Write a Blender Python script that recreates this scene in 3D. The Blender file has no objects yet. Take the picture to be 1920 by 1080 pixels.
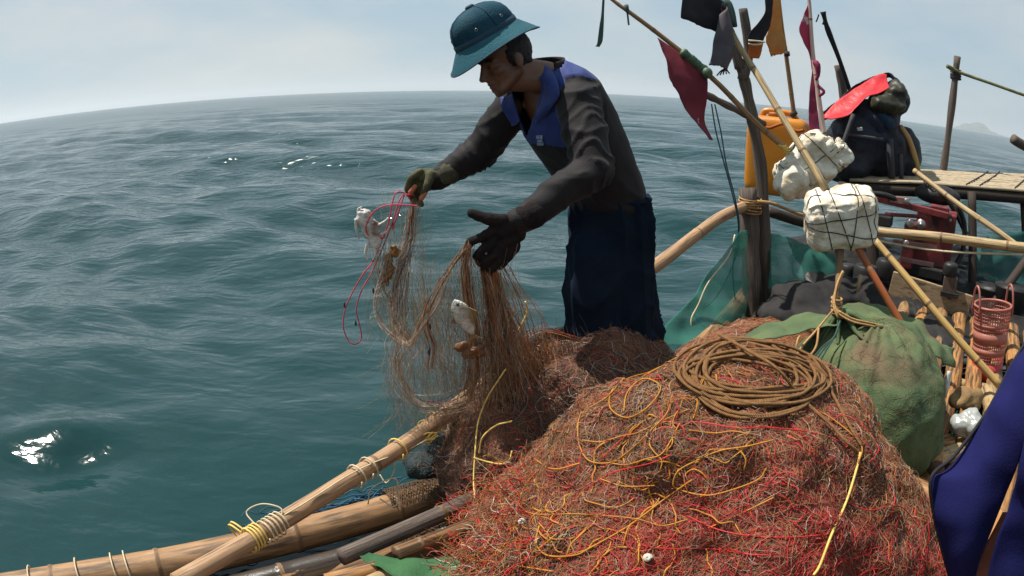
import bpy, bmesh, math, random
import numpy as np
from mathutils import Vector, noise
from mathutils.bvhtree import BVHTree
random.seed(7)
RNG = np.random.default_rng(11)
scene = bpy.context.scene
COL = scene.collection

# ------------------------------------------------------------------ camera
CAM_H = 1.6
FPX, PITCH, ROLL = 1320.0, math.radians(16.1), math.radians(1.0)
cam_data = bpy.data.cameras.new('camera')
cam_data.type = 'PANO'
cam_data.panorama_type = 'FISHEYE_EQUISOLID'
cam_data.sensor_fit = 'HORIZONTAL'
cam_data.sensor_width = 36.0
cam_data.sensor_height = 20.25
cam_data.fisheye_lens = FPX / 1920.0 * 36.0
cam_data.fisheye_fov = math.radians(180)
cam_data.clip_start = 0.05
cam_data.clip_end = 60000
cam = bpy.data.objects.new('camera', cam_data)
COL.objects.link(cam)
from mathutils import Matrix
cam.matrix_world = Matrix.Translation((0, 0, CAM_H)) @ Matrix.Rotation(math.pi / 2 - PITCH, 4, 'X') @ Matrix.Rotation(ROLL, 4, 'Z')
scene.camera = cam

# ------------------------------------------------------------------ sky and sun
SUN_AZ, SUN_EL = math.radians(-66), math.radians(63)
world = bpy.data.worlds.new('World')
scene.world = world
world.use_nodes = True
wn, wl = world.node_tree.nodes, world.node_tree.links
wn.clear()
w_out = wn.new('ShaderNodeOutputWorld')
w_bg = wn.new('ShaderNodeBackground')
sky = wn.new('ShaderNodeTexSky')
sky.sky_type = 'NISHITA'
sky.sun_disc = False
sky.sun_elevation = SUN_EL
sky.sun_rotation = SUN_AZ
sky.air_density = 1.0
sky.dust_density = 0.6
sky.ozone_density = 1.5
tc = wn.new('ShaderNodeTexCoord')
mp = wn.new('ShaderNodeMapping')
mp.inputs['Scale'].default_value = (1.0, 1.0, 2.6)
cn = wn.new('ShaderNodeTexNoise')
cn.inputs['Scale'].default_value = 3.1
cn.inputs['Detail'].default_value = 5.0
cn.inputs['Roughness'].default_value = 0.52
cr = wn.new('ShaderNodeValToRGB')
cr.color_ramp.elements[0].position = 0.40
cr.color_ramp.elements[0].color = (0.60, 0.81, 0.955, 1)
cr.color_ramp.elements[1].position = 0.74
cr.color_ramp.elements[1].color = (1.0, 1.02, 1.0, 1)
mix = wn.new('ShaderNodeMix')
mix.data_type = 'RGBA'
mix.inputs[0].default_value = 0.84      # thin bright haze and cloud veil
wl.new(tc.outputs['Generated'], mp.inputs['Vector'])
wl.new(mp.outputs['Vector'], cn.inputs['Vector'])
wl.new(cn.outputs['Fac'], cr.inputs['Fac'])
vm = wn.new('ShaderNodeVectorMath'); vm.operation = 'SCALE'; vm.inputs['Scale'].default_value = 7.0
wl.new(cr.outputs['Color'], vm.inputs[0])
wl.new(vm.outputs['Vector'], mix.inputs[7])
wl.new(sky.outputs['Color'], mix.inputs[6])
wl.new(mix.outputs[2], w_bg.inputs['Color'])
w_bg.inputs['Strength'].default_value = 0.066
wl.new(w_bg.outputs['Background'], w_out.inputs['Surface'])

sun_data = bpy.data.lights.new('sun', 'SUN')
sun_data.energy = 5.0
sun_data.angle = math.radians(0.5)
sun_data.color = (1.0, 0.95, 0.87)
sun = bpy.data.objects.new('sun', sun_data)
COL.objects.link(sun)
SDIR = Vector((math.sin(SUN_AZ) * math.cos(SUN_EL), math.cos(SUN_AZ) * math.cos(SUN_EL), math.sin(SUN_EL)))
sun.rotation_euler = SDIR.to_track_quat('Z', 'Y').to_euler()

vs = scene.view_settings
vs.view_transform = 'Standard'
vs.look = 'None'
vs.exposure = 0.55
vs.gamma = 1.0
vs.use_curve_mapping = False
scene.cycles.use_denoising = True
scene.cycles.max_bounces = 6
scene.cycles.transparent_max_bounces = 16
scene.cycles.caustics_reflective = False
scene.cycles.caustics_refractive = False

# ------------------------------------------------------------------ measuring from the photograph
CAMP = np.array([0.0, 0.0, CAM_H])
_a = math.pi / 2 - PITCH
_ca, _sa, _cr, _sr = math.cos(_a), math.sin(_a), math.cos(ROLL), math.sin(ROLL)

def ray(px, py):
    x, y = px - 960.0, 540.0 - py
    R = math.hypot(x, y); th = 2 * math.asin(R / (2 * FPX)); ph = math.atan2(y, x)
    a, b, c = math.sin(th) * math.cos(ph), math.sin(th) * math.sin(ph), -math.cos(th)
    a, b = a * _cr - b * _sr, a * _sr + b * _cr
    return np.array([a, b * _ca - c * _sa, b * _sa + c * _ca])

def U(px, py, Y):
    d = ray(px, py)
    return CAMP + d * (Y / d[1])

def PZ(px, py, z):
    d = ray(px, py)
    return CAMP + d * ((z - CAM_H) / d[2])

def proj(P):
    w = np.asarray(P, float) - CAMP
    w = w / np.linalg.norm(w, axis=-1, keepdims=True)
    cx = w[..., 0]; cy = w[..., 1] * _ca + w[..., 2] * _sa; cz = -w[..., 1] * _sa + w[..., 2] * _ca
    cx, cy = cx * _cr + cy * _sr, -cx * _sr + cy * _cr
    th = np.arccos(np.clip(-cz, -1, 1)); ph = np.arctan2(cy, cx); R = 2 * FPX * np.sin(th / 2)
    return np.stack([960 + R * np.cos(ph), 540 - R * np.sin(ph)], -1)

def mpp(P):                      # metres per photograph pixel at a point
    return float(np.linalg.norm(np.asarray(P) - CAMP)) / FPX

def nrm(v):
    v = np.asarray(v, float)
    return v / (np.linalg.norm(v) + 1e-12)

def spline(pts, n):
    P = np.asarray(pts, float)
    if len(P) == 2:
        t = np.linspace(0, 1, n)[:, None]
        return P[0] * (1 - t) + P[1] * t
    Q = np.vstack([2 * P[0] - P[1], P, 2 * P[-1] - P[-2]])
    out = []
    m = len(P) - 1
    for t in np.linspace(0, m, n):
        i = min(int(t), m - 1); u = t - i
        a, b, c, d = Q[i], Q[i + 1], Q[i + 2], Q[i + 3]
        out.append(0.5 * (2 * b + (c - a) * u + (2 * a - 5 * b + 4 * c - d) * u * u + (3 * b - a - 3 * c + d) * u ** 3))
    return np.array(out)

# ------------------------------------------------------------------ scene bookkeeping
def tag(o, label=None, cat=None, group=None, kind=None):
    if label: o['label'] = label
    if cat: o['category'] = cat
    if group: o['group'] = group
    if kind: o['kind'] = kind
    return o

def thing(name, loc, label, cat, group=None):
    o = bpy.data.objects.new(name, None)
    o.empty_display_size = 0.1
    COL.objects.link(o)
    o.location = tuple(float(c) for c in loc)
    return tag(o, label, cat, group)

def world_loc(o):
    p = np.zeros(3)
    while o is not None:
        p += np.array(o.location[:]); o = o.parent
    return p

def mesh_obj(name, V, F, mats, parent=None, smooth=True, mi=None, uv=None, origin=None, bevel=0.0, solid=0.0, subsurf=0):
    V = np.asarray(V, float)
    if parent is not None:
        base = world_loc(parent); loc = np.zeros(3)
    else:
        loc = np.array([V[:, 0].mean(), V[:, 1].mean(), V[:, 2].min()]) if origin is None else np.asarray(origin, float)
        base = loc
    me = bpy.data.meshes.new(name)
    me.from_pydata((V - base).tolist(), [], [list(map(int, f)) for f in F] if not isinstance(F, np.ndarray) else F.tolist())
    if not isinstance(mats, (list, tuple)): mats = [mats]
    for m in mats: me.materials.append(m)
    if mi is not None: me.polygons.foreach_set('material_index', np.asarray(mi, np.int32))
    me.polygons.foreach_set('use_smooth', np.full(len(me.polygons), bool(smooth)))
    if uv is not None:
        l = me.uv_layers.new(name='UVMap')
        l.data.foreach_set('uv', np.asarray(uv, np.float32).ravel())
    me.update()
    o = bpy.data.objects.new(name, me)
    COL.objects.link(o)
    o.location = tuple(loc)
    if parent is not None: o.parent = parent
    if solid:
        m = o.modifiers.new('thickness', 'SOLIDIFY'); m.thickness = solid; m.offset = 0
    if bevel:
        m = o.modifiers.new('edges', 'BEVEL'); m.width = bevel; m.segments = 2; m.limit_method = 'ANGLE'
    if subsurf:
        m = o.modifiers.new('sub', 'SUBSURF'); m.levels = subsurf; m.render_levels = subsurf
    return o

class MB:
    """collects shapes of one mesh"""
    def __init__(s): s.v, s.f, s.uv, s.m = [], [], [], []
    def add(s, V, F, UV=None, mi=0):
        b = len(s.v); s.v += [tuple(map(float, p)) for p in V]
        for k, f in enumerate(F):
            s.f.append([b + i for i in f])
            s.uv += list(UV[k]) if UV is not None else [(V[i][0], V[i][1]) for i in f]
            s.m.append(mi[k] if isinstance(mi, (list, tuple)) else mi)
    def tube(s, pts, rad, n=8, mi=0, caps=True, ell=None, ring_mi=None):
        P = np.asarray(pts, float); K = len(P)
        R = np.full(K, float(rad)) if np.isscalar(rad) else np.asarray(rad, float)
        T = np.gradient(P, axis=0); T = T / (np.linalg.norm(T, axis=1, keepdims=True) + 1e-12)
        ref = np.array([0, 0, 1.0]) if abs(T[0][2]) < 0.9 else np.array([1.0, 0, 0])
        N = nrm(np.cross(T[0], ref)); V = []; L = 0; Ls = []
        for k in range(K):
            N = nrm(N - T[k] * np.dot(N, T[k])); B = np.cross(T[k], N)
            if k: L += np.linalg.norm(P[k] - P[k - 1])
            Ls.append(L)
            for j in range(n):
                a = 2 * math.pi * j / n
                V.append(P[k] + R[k] * (math.cos(a) * N + math.sin(a) * B))
        F, UV, M = [], [], []
        for k in range(K - 1):
            for j in range(n):
                j2 = (j + 1) % n
                F.append([k * n + j, k * n + j2, (k + 1) * n + j2, (k + 1) * n + j])
                u0, u1 = j / n, (j + 1) / n
                UV.append([(u0, Ls[k]), (u1, Ls[k]), (u1, Ls[k + 1]), (u0, Ls[k + 1])])
                M.append(ring_mi[k] if ring_mi is not None else mi)
        if caps:
            F.append(list(range(n))[::-1]); UV.append([(0.5, 0.0)] * n); M.append(mi)
            F.append([(K - 1) * n + j for j in range(n)]); UV.append([(0.5, 0.0)] * n); M.append(mi)
        s.add(V, F, UV, M)
    def box(s, c, a, b, d, mi=0):
        c, a, b, d = [np.asarray(q, float) for q in (c, a, b, d)]
        V = [c + i * a + j * b + k * d for i in (-1, 1) for j in (-1, 1) for k in (-1, 1)]
        F = [[0, 1, 3, 2], [4, 6, 7, 5], [0, 4, 5, 1], [2, 3, 7, 6], [0, 2, 6, 4], [1, 5, 7, 3]]
        la, lb, ld = [2 * np.linalg.norm(q) for q in (a, b, d)]
        UV = [[(0, 0), (ld, 0), (ld, lb), (0, lb)]] * 2 + [[(0, 0), (0, la), (ld, la), (ld, 0)]] * 2 + [[(0, 0), (lb, 0), (lb, la), (0, la)]] * 2
        s.add(V, F, UV, mi)
    def rings(s, R, mi=0, caps=True):
        """R: list of (n,3) rings, lofted"""
        n = len(R[0]); V = [p for r in R for p in r]; F, UV = [], []
        for k in range(len(R) - 1):
            for j in range(n):
                j2 = (j + 1) % n
                F.append([k * n + j, k * n + j2, (k + 1) * n + j2, (k + 1) * n + j])
                UV.append([(j / n, k), ((j + 1) / n, k), ((j + 1) / n, k + 1), (j / n, k + 1)])
        if caps:
            F.append(list(range(n))[::-1]); UV.append([(0, 0)] * n)
            F.append([(len(R) - 1) * n + j for j in range(n)]); UV.append([(0, 0)] * n)
        s.add(V, F, UV, mi)
    def ell(s, c, a, b, d, nu=16, nv=10, mi=0):
        c, a, b, d = [np.asarray(q, float) for q in (c, a, b, d)]
        R = []
        for i in range(nv + 1):
            t = math.pi * (i + 0.02) / (nv + 0.04)
            R.append([c + math.sin(t) * (math.cos(2 * math.pi * j / nu) * a + math.sin(2 * math.pi * j / nu) * b) - math.cos(t) * d for j in range(nu)])
        s.rings(R, mi)
    def ball(s, c, r, nu=12, nv=8, mi=0): s.ell(c, (r, 0, 0), (0, r, 0), (0, 0, r), nu, nv, mi)
    def cap(s, p0, r0, p1, r1, n=14):
        """tapered capsule"""
        p0, p1 = np.asarray(p0, float), np.asarray(p1, float); t = nrm(p1 - p0)
        P, R = [], []
        for a in (0.05, 0.5, 0.85, 1.2): P.append(p0 - t * r0 * math.cos(a)); R.append(r0 * math.sin(a))
        P.append(p0); R.append(r0); P.append(p1); R.append(r1)
        for a in (1.2, 0.85, 0.5, 0.05): P.append(p1 + t * r1 * math.cos(a)); R.append(r1 * math.sin(a))
        s.tube(P, R, n)
    def chain(s, pts, rads, n=14):
        for i in range(len(pts) - 1): s.cap(pts[i], rads[i], pts[i + 1], rads[i + 1], n)
    def build(s, name, mats, parent=None, **k):
        return mesh_obj(name, s.v, s.f, mats, parent, mi=s.m, uv=s.uv, **k)

def blob(mb, voxel, smooth=4, fac=0.5):
    """the union of a builder's closed shapes as one continuous smooth surface"""
    me = bpy.data.meshes.new('tmp'); me.from_pydata(mb.v, [], mb.f); me.update()
    bm = bmesh.new(); bm.from_mesh(me); bmesh.ops.recalc_face_normals(bm, faces=bm.faces); bm.to_mesh(me); bm.free()
    o = bpy.data.objects.new('tmp', me); COL.objects.link(o)
    r = o.modifiers.new('r', 'REMESH'); r.mode = 'VOXEL'; r.voxel_size = voxel
    if smooth:
        q = o.modifiers.new('s', 'SMOOTH'); q.iterations = smooth; q.factor = fac
    dg = bpy.context.evaluated_depsgraph_get(); dg.update()
    ev = o.evaluated_get(dg); m2 = ev.to_mesh()
    V = np.empty(len(m2.vertices) * 3); m2.vertices.foreach_get('co', V); V = V.reshape(-1, 3)
    N = np.empty(len(m2.vertices) * 3); m2.vertices.foreach_get('normal', N); N = N.reshape(-1, 3)
    F = [list(p.vertices) for p in m2.polygons]
    ev.to_mesh_clear()
    bpy.data.objects.remove(o); bpy.data.meshes.remove(me)
    return V, N, F

def nz(P, s, seed=0.0):
    return np.array([noise.noise(Vector((p[0] * s + seed, p[1] * s - seed * 1.7, p[2] * s + seed * 0.6))) for p in P])

def fibres(name, paths, rad, mats, parent, mi=None, n=3, kind=None):
    """many thin round threads as one mesh; paths is a list of (K,3) arrays"""
    V, F, M, b = [], [], [], 0
    for q, P in enumerate(paths):
        P = np.asarray(P, float); K = len(P)
        r = rad[q] if not np.isscalar(rad) else rad
        T = np.gradient(P, axis=0); T /= (np.linalg.norm(T, axis=1, keepdims=True) + 1e-12)
        ref = np.tile(np.array([0.31, 0.17, 0.93]), (K, 1))
        N = np.cross(T, ref); N /= (np.linalg.norm(N, axis=1, keepdims=True) + 1e-9)
        B = np.cross(T, N)
        a = 2 * np.pi * np.arange(n) / n
        ring = P[:, None, :] + r * (np.cos(a)[None, :, None] * N[:, None, :] + np.sin(a)[None, :, None] * B[:, None, :])
        V.append(ring.reshape(-1, 3))
        k = np.arange(K - 1)[:, None] * n; j = np.arange(n)[None, :]; j2 = (j + 1) % n
        F.append(np.stack([k + j, k + j2, k + n + j2, k + n + j], -1).reshape(-1, 4) + b)
        M += [0 if mi is None else int(mi[q])] * ((K - 1) * n)
        b += K * n
    o = mesh_obj(name, np.vstack(V), np.vstack(F), mats, parent, mi=M)
    if kind: o['kind'] = kind
    return o

def loft_sheet(name, A, B, mats, parent=None, nu=24, nv=16, amp=0.01, freq=9.0, seed=1.0, thick=0.003, ragged=0.0, puff=0.0, sag=None, holes=0.0, mi=0):
    """cloth between two edge curves A and B (3-D point lists)"""
    a, b = spline(A, nu), spline(B, nu)
    P = np.empty((nv, nu, 3))
    for i in range(nv):
        t = i / (nv - 1); P[i] = a * (1 - t) + b * t
    du = np.gradient(P, axis=1); dv = np.gradient(P, axis=0)
    N = np.cross(du, dv); N /= (np.linalg.norm(N, axis=2, keepdims=True) + 1e-9)
    flat = P.reshape(-1, 3)
    d = nz(flat, freq, seed) * amp + nz(flat, freq * 2.3, seed + 5) * amp * 0.4
    flat = flat + N.reshape(-1, 3) * d[:, None]
    if puff:
        tt = np.repeat(np.sin(np.linspace(0, math.pi, nv)), nu)
        flat = flat + N.reshape(-1, 3) * (puff * tt)[:, None]
    P = flat.reshape(nv, nu, 3)
    if ragged:
        for j in range(nu):
            P[-1, j] += (P[-1, j] - P[-2, j]) * (RNG.random() - 0.5) * ragged
        for i in range(nv):
            P[i, -1] += (P[i, -1] - P[i, -2]) * (RNG.random() - 0.5) * ragged
    F, UV = [], []
    for i in range(nv - 1):
        for j in range(nu - 1):
            if holes and 1 < i < nv - 3 and 1 < j < nu - 3 and RNG.random() < holes: continue
            F.append([i * nu + j, i * nu + j + 1, (i + 1) * nu + j + 1, (i + 1) * nu + j])
            UV += [(j / nu, i / nv), ((j + 1) / nu, i / nv), ((j + 1) / nu, (i + 1) / nv), (j / nu, (i + 1) / nv)]
    return mesh_obj(name, P.reshape(-1, 3), F, mats, parent, uv=UV, solid=thick)

# ------------------------------------------------------------------ materials
def pm(name, c1, c2=None, scale=6.0, rough=0.7, bump=0.0, bscale=40.0, coord='Object', stretch=(1, 1, 1), detail=5.0,
       lo=0.35, hi=0.65, spec=0.3, c3=None, s3=2.0, lo3=0.55, hi3=0.68, metal=0.0, alpha=1.0, trans=0.0, sheen=0.0, bdist=0.01, rvar=0.0):
    m = bpy.data.materials.new(name); m.use_nodes = True
    nt = m.node_tree; n, l = nt.nodes, nt.links
    b = n['Principled BSDF']
    b.inputs['Roughness'].default_value = rough
    b.inputs['Specular IOR Level'].default_value = spec
    b.inputs['Metallic'].default_value = metal
    if sheen: b.inputs['Sheen Weight'].default_value = sheen
    if alpha < 1: b.inputs['Alpha'].default_value = alpha
    b.inputs['Base Color'].default_value = (*c1, 1)
    t = n.new('ShaderNodeTexCoord'); mpn = n.new('ShaderNodeMapping'); mpn.inputs['Scale'].default_value = stretch
    l.new(t.outputs[coord], mpn.inputs['Vector'])
    col = None
    if c2 is not None:
        ns = n.new('ShaderNodeTexNoise'); ns.inputs['Scale'].default_value = scale; ns.inputs['Detail'].default_value = detail
        ns.inputs['Roughness'].default_value = 0.62
        l.new(mpn.outputs['Vector'], ns.inputs['Vector'])
        r = n.new('ShaderNodeValToRGB')
        r.color_ramp.elements[0].position = lo; r.color_ramp.elements[0].color = (*c1, 1)
        r.color_ramp.elements[1].position = hi; r.color_ramp.elements[1].color = (*c2, 1)
        l.new(ns.outputs['Fac'], r.inputs['Fac']); col = r.outputs['Color']
        if c3 is not None:
            n3 = n.new('ShaderNodeTexNoise'); n3.inputs['Scale'].default_value = s3; n3.inputs['Detail'].default_value = 6
            mp3 = n.new('ShaderNodeMapping'); mp3.inputs['Location'].default_value = (3.1, 7.7, 1.3); mp3.inputs['Scale'].default_value = stretch
            l.new(t.outputs[coord], mp3.inputs['Vector']); l.new(mp3.outputs['Vector'], n3.inputs['Vector'])
            r3 = n.new('ShaderNodeMapRange'); r3.inputs['From Min'].default_value = lo3; r3.inputs['From Max'].default_value = hi3
            l.new(n3.outputs['Fac'], r3.inputs['Value'])
            mx = n.new('ShaderNodeMix'); mx.data_type = 'RGBA'; mx.inputs[7].default_value = (*c3, 1)
            l.new(r3.outputs['Result'], mx.inputs[0]); l.new(col, mx.inputs[6]); col = mx.outputs[2]
        l.new(col, b.inputs['Base Color'])
        if rvar:
            rr = n.new('ShaderNodeMapRange'); rr.inputs['To Min'].default_value = max(0.02, rough - rvar); rr.inputs['To Max'].default_value = min(1, rough + rvar)
            l.new(ns.outputs['Fac'], rr.inputs['Value']); l.new(rr.outputs['Result'], b.inputs['Roughness'])
    if bump:
        nb = n.new('ShaderNodeTexNoise'); nb.inputs['Scale'].default_value = bscale; nb.inputs['Detail'].default_value = 4
        l.new(mpn.outputs['Vector'], nb.inputs['Vector'])
        bp = n.new('ShaderNodeBump'); bp.inputs['Strength'].default_value = bump; bp.inputs['Distance'].default_value = bdist
        l.new(nb.outputs['Fac'], bp.inputs['Height']); l.new(bp.outputs['Normal'], b.inputs['Normal'])
    if trans:
        tr = n.new('ShaderNodeBsdfTranslucent'); mxs = n.new('ShaderNodeMixShader'); mxs.inputs[0].default_value = trans
        if col is not None: l.new(col, tr.inputs['Color'])
        else: tr.inputs['Color'].default_value = (*c1, 1)
        l.new(b.outputs['BSDF'], mxs.inputs[1]); l.new(tr.outputs['BSDF'], mxs.inputs[2])
        l.new(mxs.outputs['Shader'], n['Material Output'].inputs['Surface'])
    return m

M = {}
M['bamboo'] = pm('bamboo', (0.36, 0.205, 0.095), (0.22, 0.12, 0.055), 4, 0.5, 0.25, 60, 'UV', (6, 1.6, 1), c3=(0.085, 0.055, 0.032), s3=3.5, lo3=.48, hi3=.66, spec=0.3, rvar=0.15)
M['bamboo_pale'] = pm('bamboo_pale', (0.42, 0.31, 0.16), (0.30, 0.20, 0.09), 5, 0.55, 0.2, 60, 'UV', (6, 1.6, 1), c3=(0.11, 0.07, 0.04), s3=3.5, lo3=.5, hi3=.66)
M['bamboo_orange'] = pm('bamboo_orange', (0.40, 0.20, 0.065), (0.26, 0.12, 0.04), 5, 0.55, 0.2, 60, 'UV', (6, 1.6, 1), c3=(0.07, 0.042, 0.026), s3=3.5, lo3=.46, hi3=.62)
M['bamboo_node'] = pm('bamboo_node', (0.12, 0.07, 0.035), (0.22, 0.13, 0.07), 20, 0.6)
M['old_wood'] = pm('old_wood', (0.13, 0.095, 0.075), (0.065, 0.05, 0.042), 4, 0.8, 0.5, 30, 'UV', (8, 0.9, 1), c3=(0.2, 0.16, 0.13), s3=5)
M['grey_wood'] = pm('grey_wood', (0.20, 0.165, 0.14), (0.10, 0.08, 0.068), 4, 0.85, 0.5, 30, 'UV', (8, 0.9, 1))
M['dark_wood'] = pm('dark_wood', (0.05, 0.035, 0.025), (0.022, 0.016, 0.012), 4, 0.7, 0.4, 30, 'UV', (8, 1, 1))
M['plank'] = pm('plank', (0.36, 0.26, 0.155), (0.22, 0.15, 0.085), 4, 0.8, 0.35, 30, 'Object', (3, 3, 12), c3=(0.09, 0.06, 0.04), s3=4)
M['rust_pole'] = pm('rust_pole', (0.36, 0.10, 0.025), (0.18, 0.05, 0.02), 5, 0.45, 0.1, 50, 'UV', (5, 2, 1))
M['rope'] = pm('rope', (0.43, 0.255, 0.10), (0.26, 0.14, 0.05), 30, 0.8, 0.3, 200)
M['twine'] = pm('twine', (0.47, 0.205, 0.022), (0.36, 0.135, 0.016), 20, 0.6)
M['pale_cord'] = pm('pale_cord', (0.62, 0.52, 0.36), (0.45, 0.36, 0.22), 20, 0.7)
M['yellow_cord'] = pm('yellow_cord', (0.72, 0.52, 0.14), (0.6, 0.4, 0.1), 20, 0.7)
M['dark_cord'] = pm('dark_cord', (0.03, 0.03, 0.035), (0.05, 0.045, 0.04), 20, 0.8)
M['teal_cord'] = pm('teal_cord', (0.03, 0.09, 0.10), (0.02, 0.05, 0.07), 20, 0.8)
M['wet'] = pm('wet_dark_bamboo', (0.035, 0.03, 0.026), (0.07, 0.05, 0.035), 5, 0.25, 0.2, 60, 'UV', (6, 1.2, 1), spec=.6)
M['bamboo_brown'] = pm('bamboo_brown', (0.26, 0.135, 0.055), (0.15, 0.075, 0.03), 5, 0.45, 0.2, 60, 'UV', (6, 1.2, 1), c3=(0.06, 0.035, 0.02), s3=3, lo3=.45, hi3=.6)
M['bamboo_rail'] = pm('bamboo_rail', (0.44, 0.275, 0.155), (0.30, 0.175, 0.09), 4, 0.5, 0.25, 60, 'UV', (6, 1.6, 1), c3=(0.12, 0.075, 0.045), s3=3.5, lo3=.52, hi3=.70, spec=0.3, rvar=0.15)
# ------------------------------------------------------------------ the sea
def build_sea():
    rr = np.concatenate([[0.0], np.geomspace(0.55, 16000, 760)])
    az = np.radians(np.concatenate([np.linspace(-62, 62, 620), np.linspace(66, 294, 58)]))
    R, A = np.meshgrid(rr, az, indexing='ij')
    X, Y = R * np.sin(A), R * np.cos(A)
    Z = np.zeros_like(X)
    spacing = np.maximum(R * math.log(16000 / .55) / 760, R * math.radians(0.2)) + 1e-3
    g = np.random.default_rng(5)
    wind = math.radians(252)                    # waves run in from the far right towards the lower left
    DX, DY = np.zeros_like(X), np.zeros_like(X)
    for lam in np.geomspace(0.16, 7.5, 74):
        th = wind + g.normal() * (0.5 if lam > 1.2 else 0.75)
        k = 2 * math.pi / lam
        slope = 0.030 * (1.0 if lam > 0.7 else 0.68) * (0.8 if lam > 4 else 1.0) * (0.5 + g.random())
        amp = slope / k * 1.2
        ph = g.random() * 2 * math.pi
        att = np.clip((lam / spacing - 2.5) / 3.0, 0, 1)
        arg = k * (X * math.cos(th) + Y * math.sin(th)) + ph
        Z += amp * att * np.sin(arg)
        DX -= amp * att * 0.75 * math.cos(th) * np.cos(arg)
        DY -= amp * att * 0.75 * math.sin(th) * np.cos(arg)
    near = np.clip((R - 1.5) / 5.0, 0.30, 1)    # the raft's lee is calmer
    Z *= near
    # two humps added in the lee, sloped to throw a patch of sun glint
    gx, gy = X + 2.15, Y - 2.62
    for ox, oy, s_, k_ in ((-.22, -.15, .20, 1.0), (.02, -.02, .17, .9)):
        ax_, ay_ = gx - ox, gy - oy
        Z += k_ * (-.137 * ax_ + .379 * ay_) * np.exp(-(ax_ ** 2 + ay_ ** 2) / (2 * s_ ** 2))
    near = near; X = X + DX * near; Y = Y + DY * near
    V = np.stack([X, Y, Z], -1).reshape(-1, 3)
    n = len(az); i = np.arange(len(rr) - 1)[:, None] * n; j = np.arange(n)[None, :]; j2 = (j + 1) % n
    F = np.stack([i + j, i + n + j, i + n + j2, i + j2], -1).reshape(-1, 4)
    m = bpy.data.materials.new('sea_water'); m.use_nodes = True
    nn, l = m.node_tree.nodes, m.node_tree.links
    b = nn['Principled BSDF']
    b.inputs['Base Color'].default_value = (0.006, 0.030, 0.031, 1)
    b.inputs['IOR'].default_value = 1.333
    # beyond the waves the eye can resolve, the sea is a rough, broken mirror
    geo = nn.new('ShaderNodeNewGeometry'); ln = nn.new('ShaderNodeVectorMath'); ln.operation = 'LENGTH'
    l.new(geo.outputs['Position'], ln.inputs[0])
    for sock, a_, b_ in (('Roughness', 0.075, 0.15), ('Specular IOR Level', 0.5, 0.30)):
        rg = nn.new('ShaderNodeMapRange'); rg.interpolation_type = 'SMOOTHSTEP'
        rg.inputs['From Min'].default_value = 8.0; rg.inputs['From Max'].default_value = 140.0
        rg.inputs['To Min'].default_value = a_; rg.inputs['To Max'].default_value = b_
        l.new(ln.outputs['Value'], rg.inputs['Value']); l.new(rg.outputs['Result'], b.inputs[sock])
    t = nn.new('ShaderNodeTexCoord')
    hs = []
    prev = None
    for sc_, st, dist, seed in ((1.15, (1.0, 2.1, 1), 0.16, 0.0), (4.2, (1.0, 1.9, 1), 0.042, 3.0), (15.0, (1, 1.5, 1), 0.006, 9.0)):
        mpn = nn.new('ShaderNodeMapping'); mpn.inputs['Rotation'].default_value = (0, 0, math.radians(18))
        mpn.inputs['Scale'].default_value = st; mpn.inputs['Location'].default_value = (seed, seed * 2, 0)
        ns = nn.new('ShaderNodeTexNoise'); ns.inputs['Scale'].default_value = sc_; ns.inputs['Detail'].default_value = 3.0
        ns.inputs['Roughness'].default_value = 0.5; ns.inputs['Distortion'].default_value = 0.4
        l.new(t.outputs['Object'], mpn.inputs['Vector']); l.new(mpn.outputs['Vector'], ns.inputs['Vector'])
        bp = nn.new('ShaderNodeBump'); bs = nn.new('ShaderNodeMapRange'); bs.inputs['From Min'].default_value = 2.5; bs.inputs['From Max'].default_value = 16.0; bs.inputs['To Min'].default_value = 0.18; bs.inputs['To Max'].default_value = 0.66; l.new(ln.outputs['Value'], bs.inputs['Value']); l.new(bs.outputs['Result'], bp.inputs['Strength']); bp.inputs['Distance'].default_value = dist
        l.new(ns.outputs['Fac'], bp.inputs['Height'])
        if prev is not None: l.new(prev.outputs['Normal'], bp.inputs['Normal'])
        prev = bp
    l.new(prev.outputs['Normal'], b.inputs['Normal'])
    o = mesh_obj('sea', V, F, m, origin=(0, 0, 0))
    return tag(o, kind='structure')
build_sea()

# far blue island on the horizon at the right
def build_hills():
    c = U(1832, 252, 6500.0); c[2] = 0
    MBh = MB(); side = nrm((c[1], -c[0], 0)); fw = nrm((c[0], c[1], 0))
    nu, nv = 60, 14; V, F = [], []
    for i in range(nv):
        for j in range(nu):
            s = j / (nu - 1) * 2 - 1; q = i / (nv - 1)
            h = (1 - abs(s)) ** 0.8 * 29 + 87 * math.exp(-((s - 0.05) / 0.28) ** 2) + 40 * math.exp(-((s + 0.35) / 0.2) ** 2) + 22 * noise.noise(Vector((s * 7, q * 2, 1)))
            h *= math.sin(math.pi * q) ** 0.7 * (1 - abs(s) ** 6)
            V.append(c + side * s * 450 + fw * (q - 0.5) * 450 + np.array([0, 0, h - 2]))
    for i in range(nv - 1):
        for j in range(nu - 1): F.append([i * nu + j, i * nu + j + 1, (i + 1) * nu + j + 1, (i + 1) * nu + j])
    tag(mesh_obj('hills', V, F, pm('far_hills', (0.05, 0.075, 0.06), (0.08, 0.09, 0.06), 0.01, 0.9)), kind='structure')
build_hills()
# ------------------------------------------------------------------ the raft
AX = nrm((0.72, 0.69, 0)); AV = nrm((0.69, -0.72, 0)); UP = np.array([0, 0, 1.0])

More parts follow.
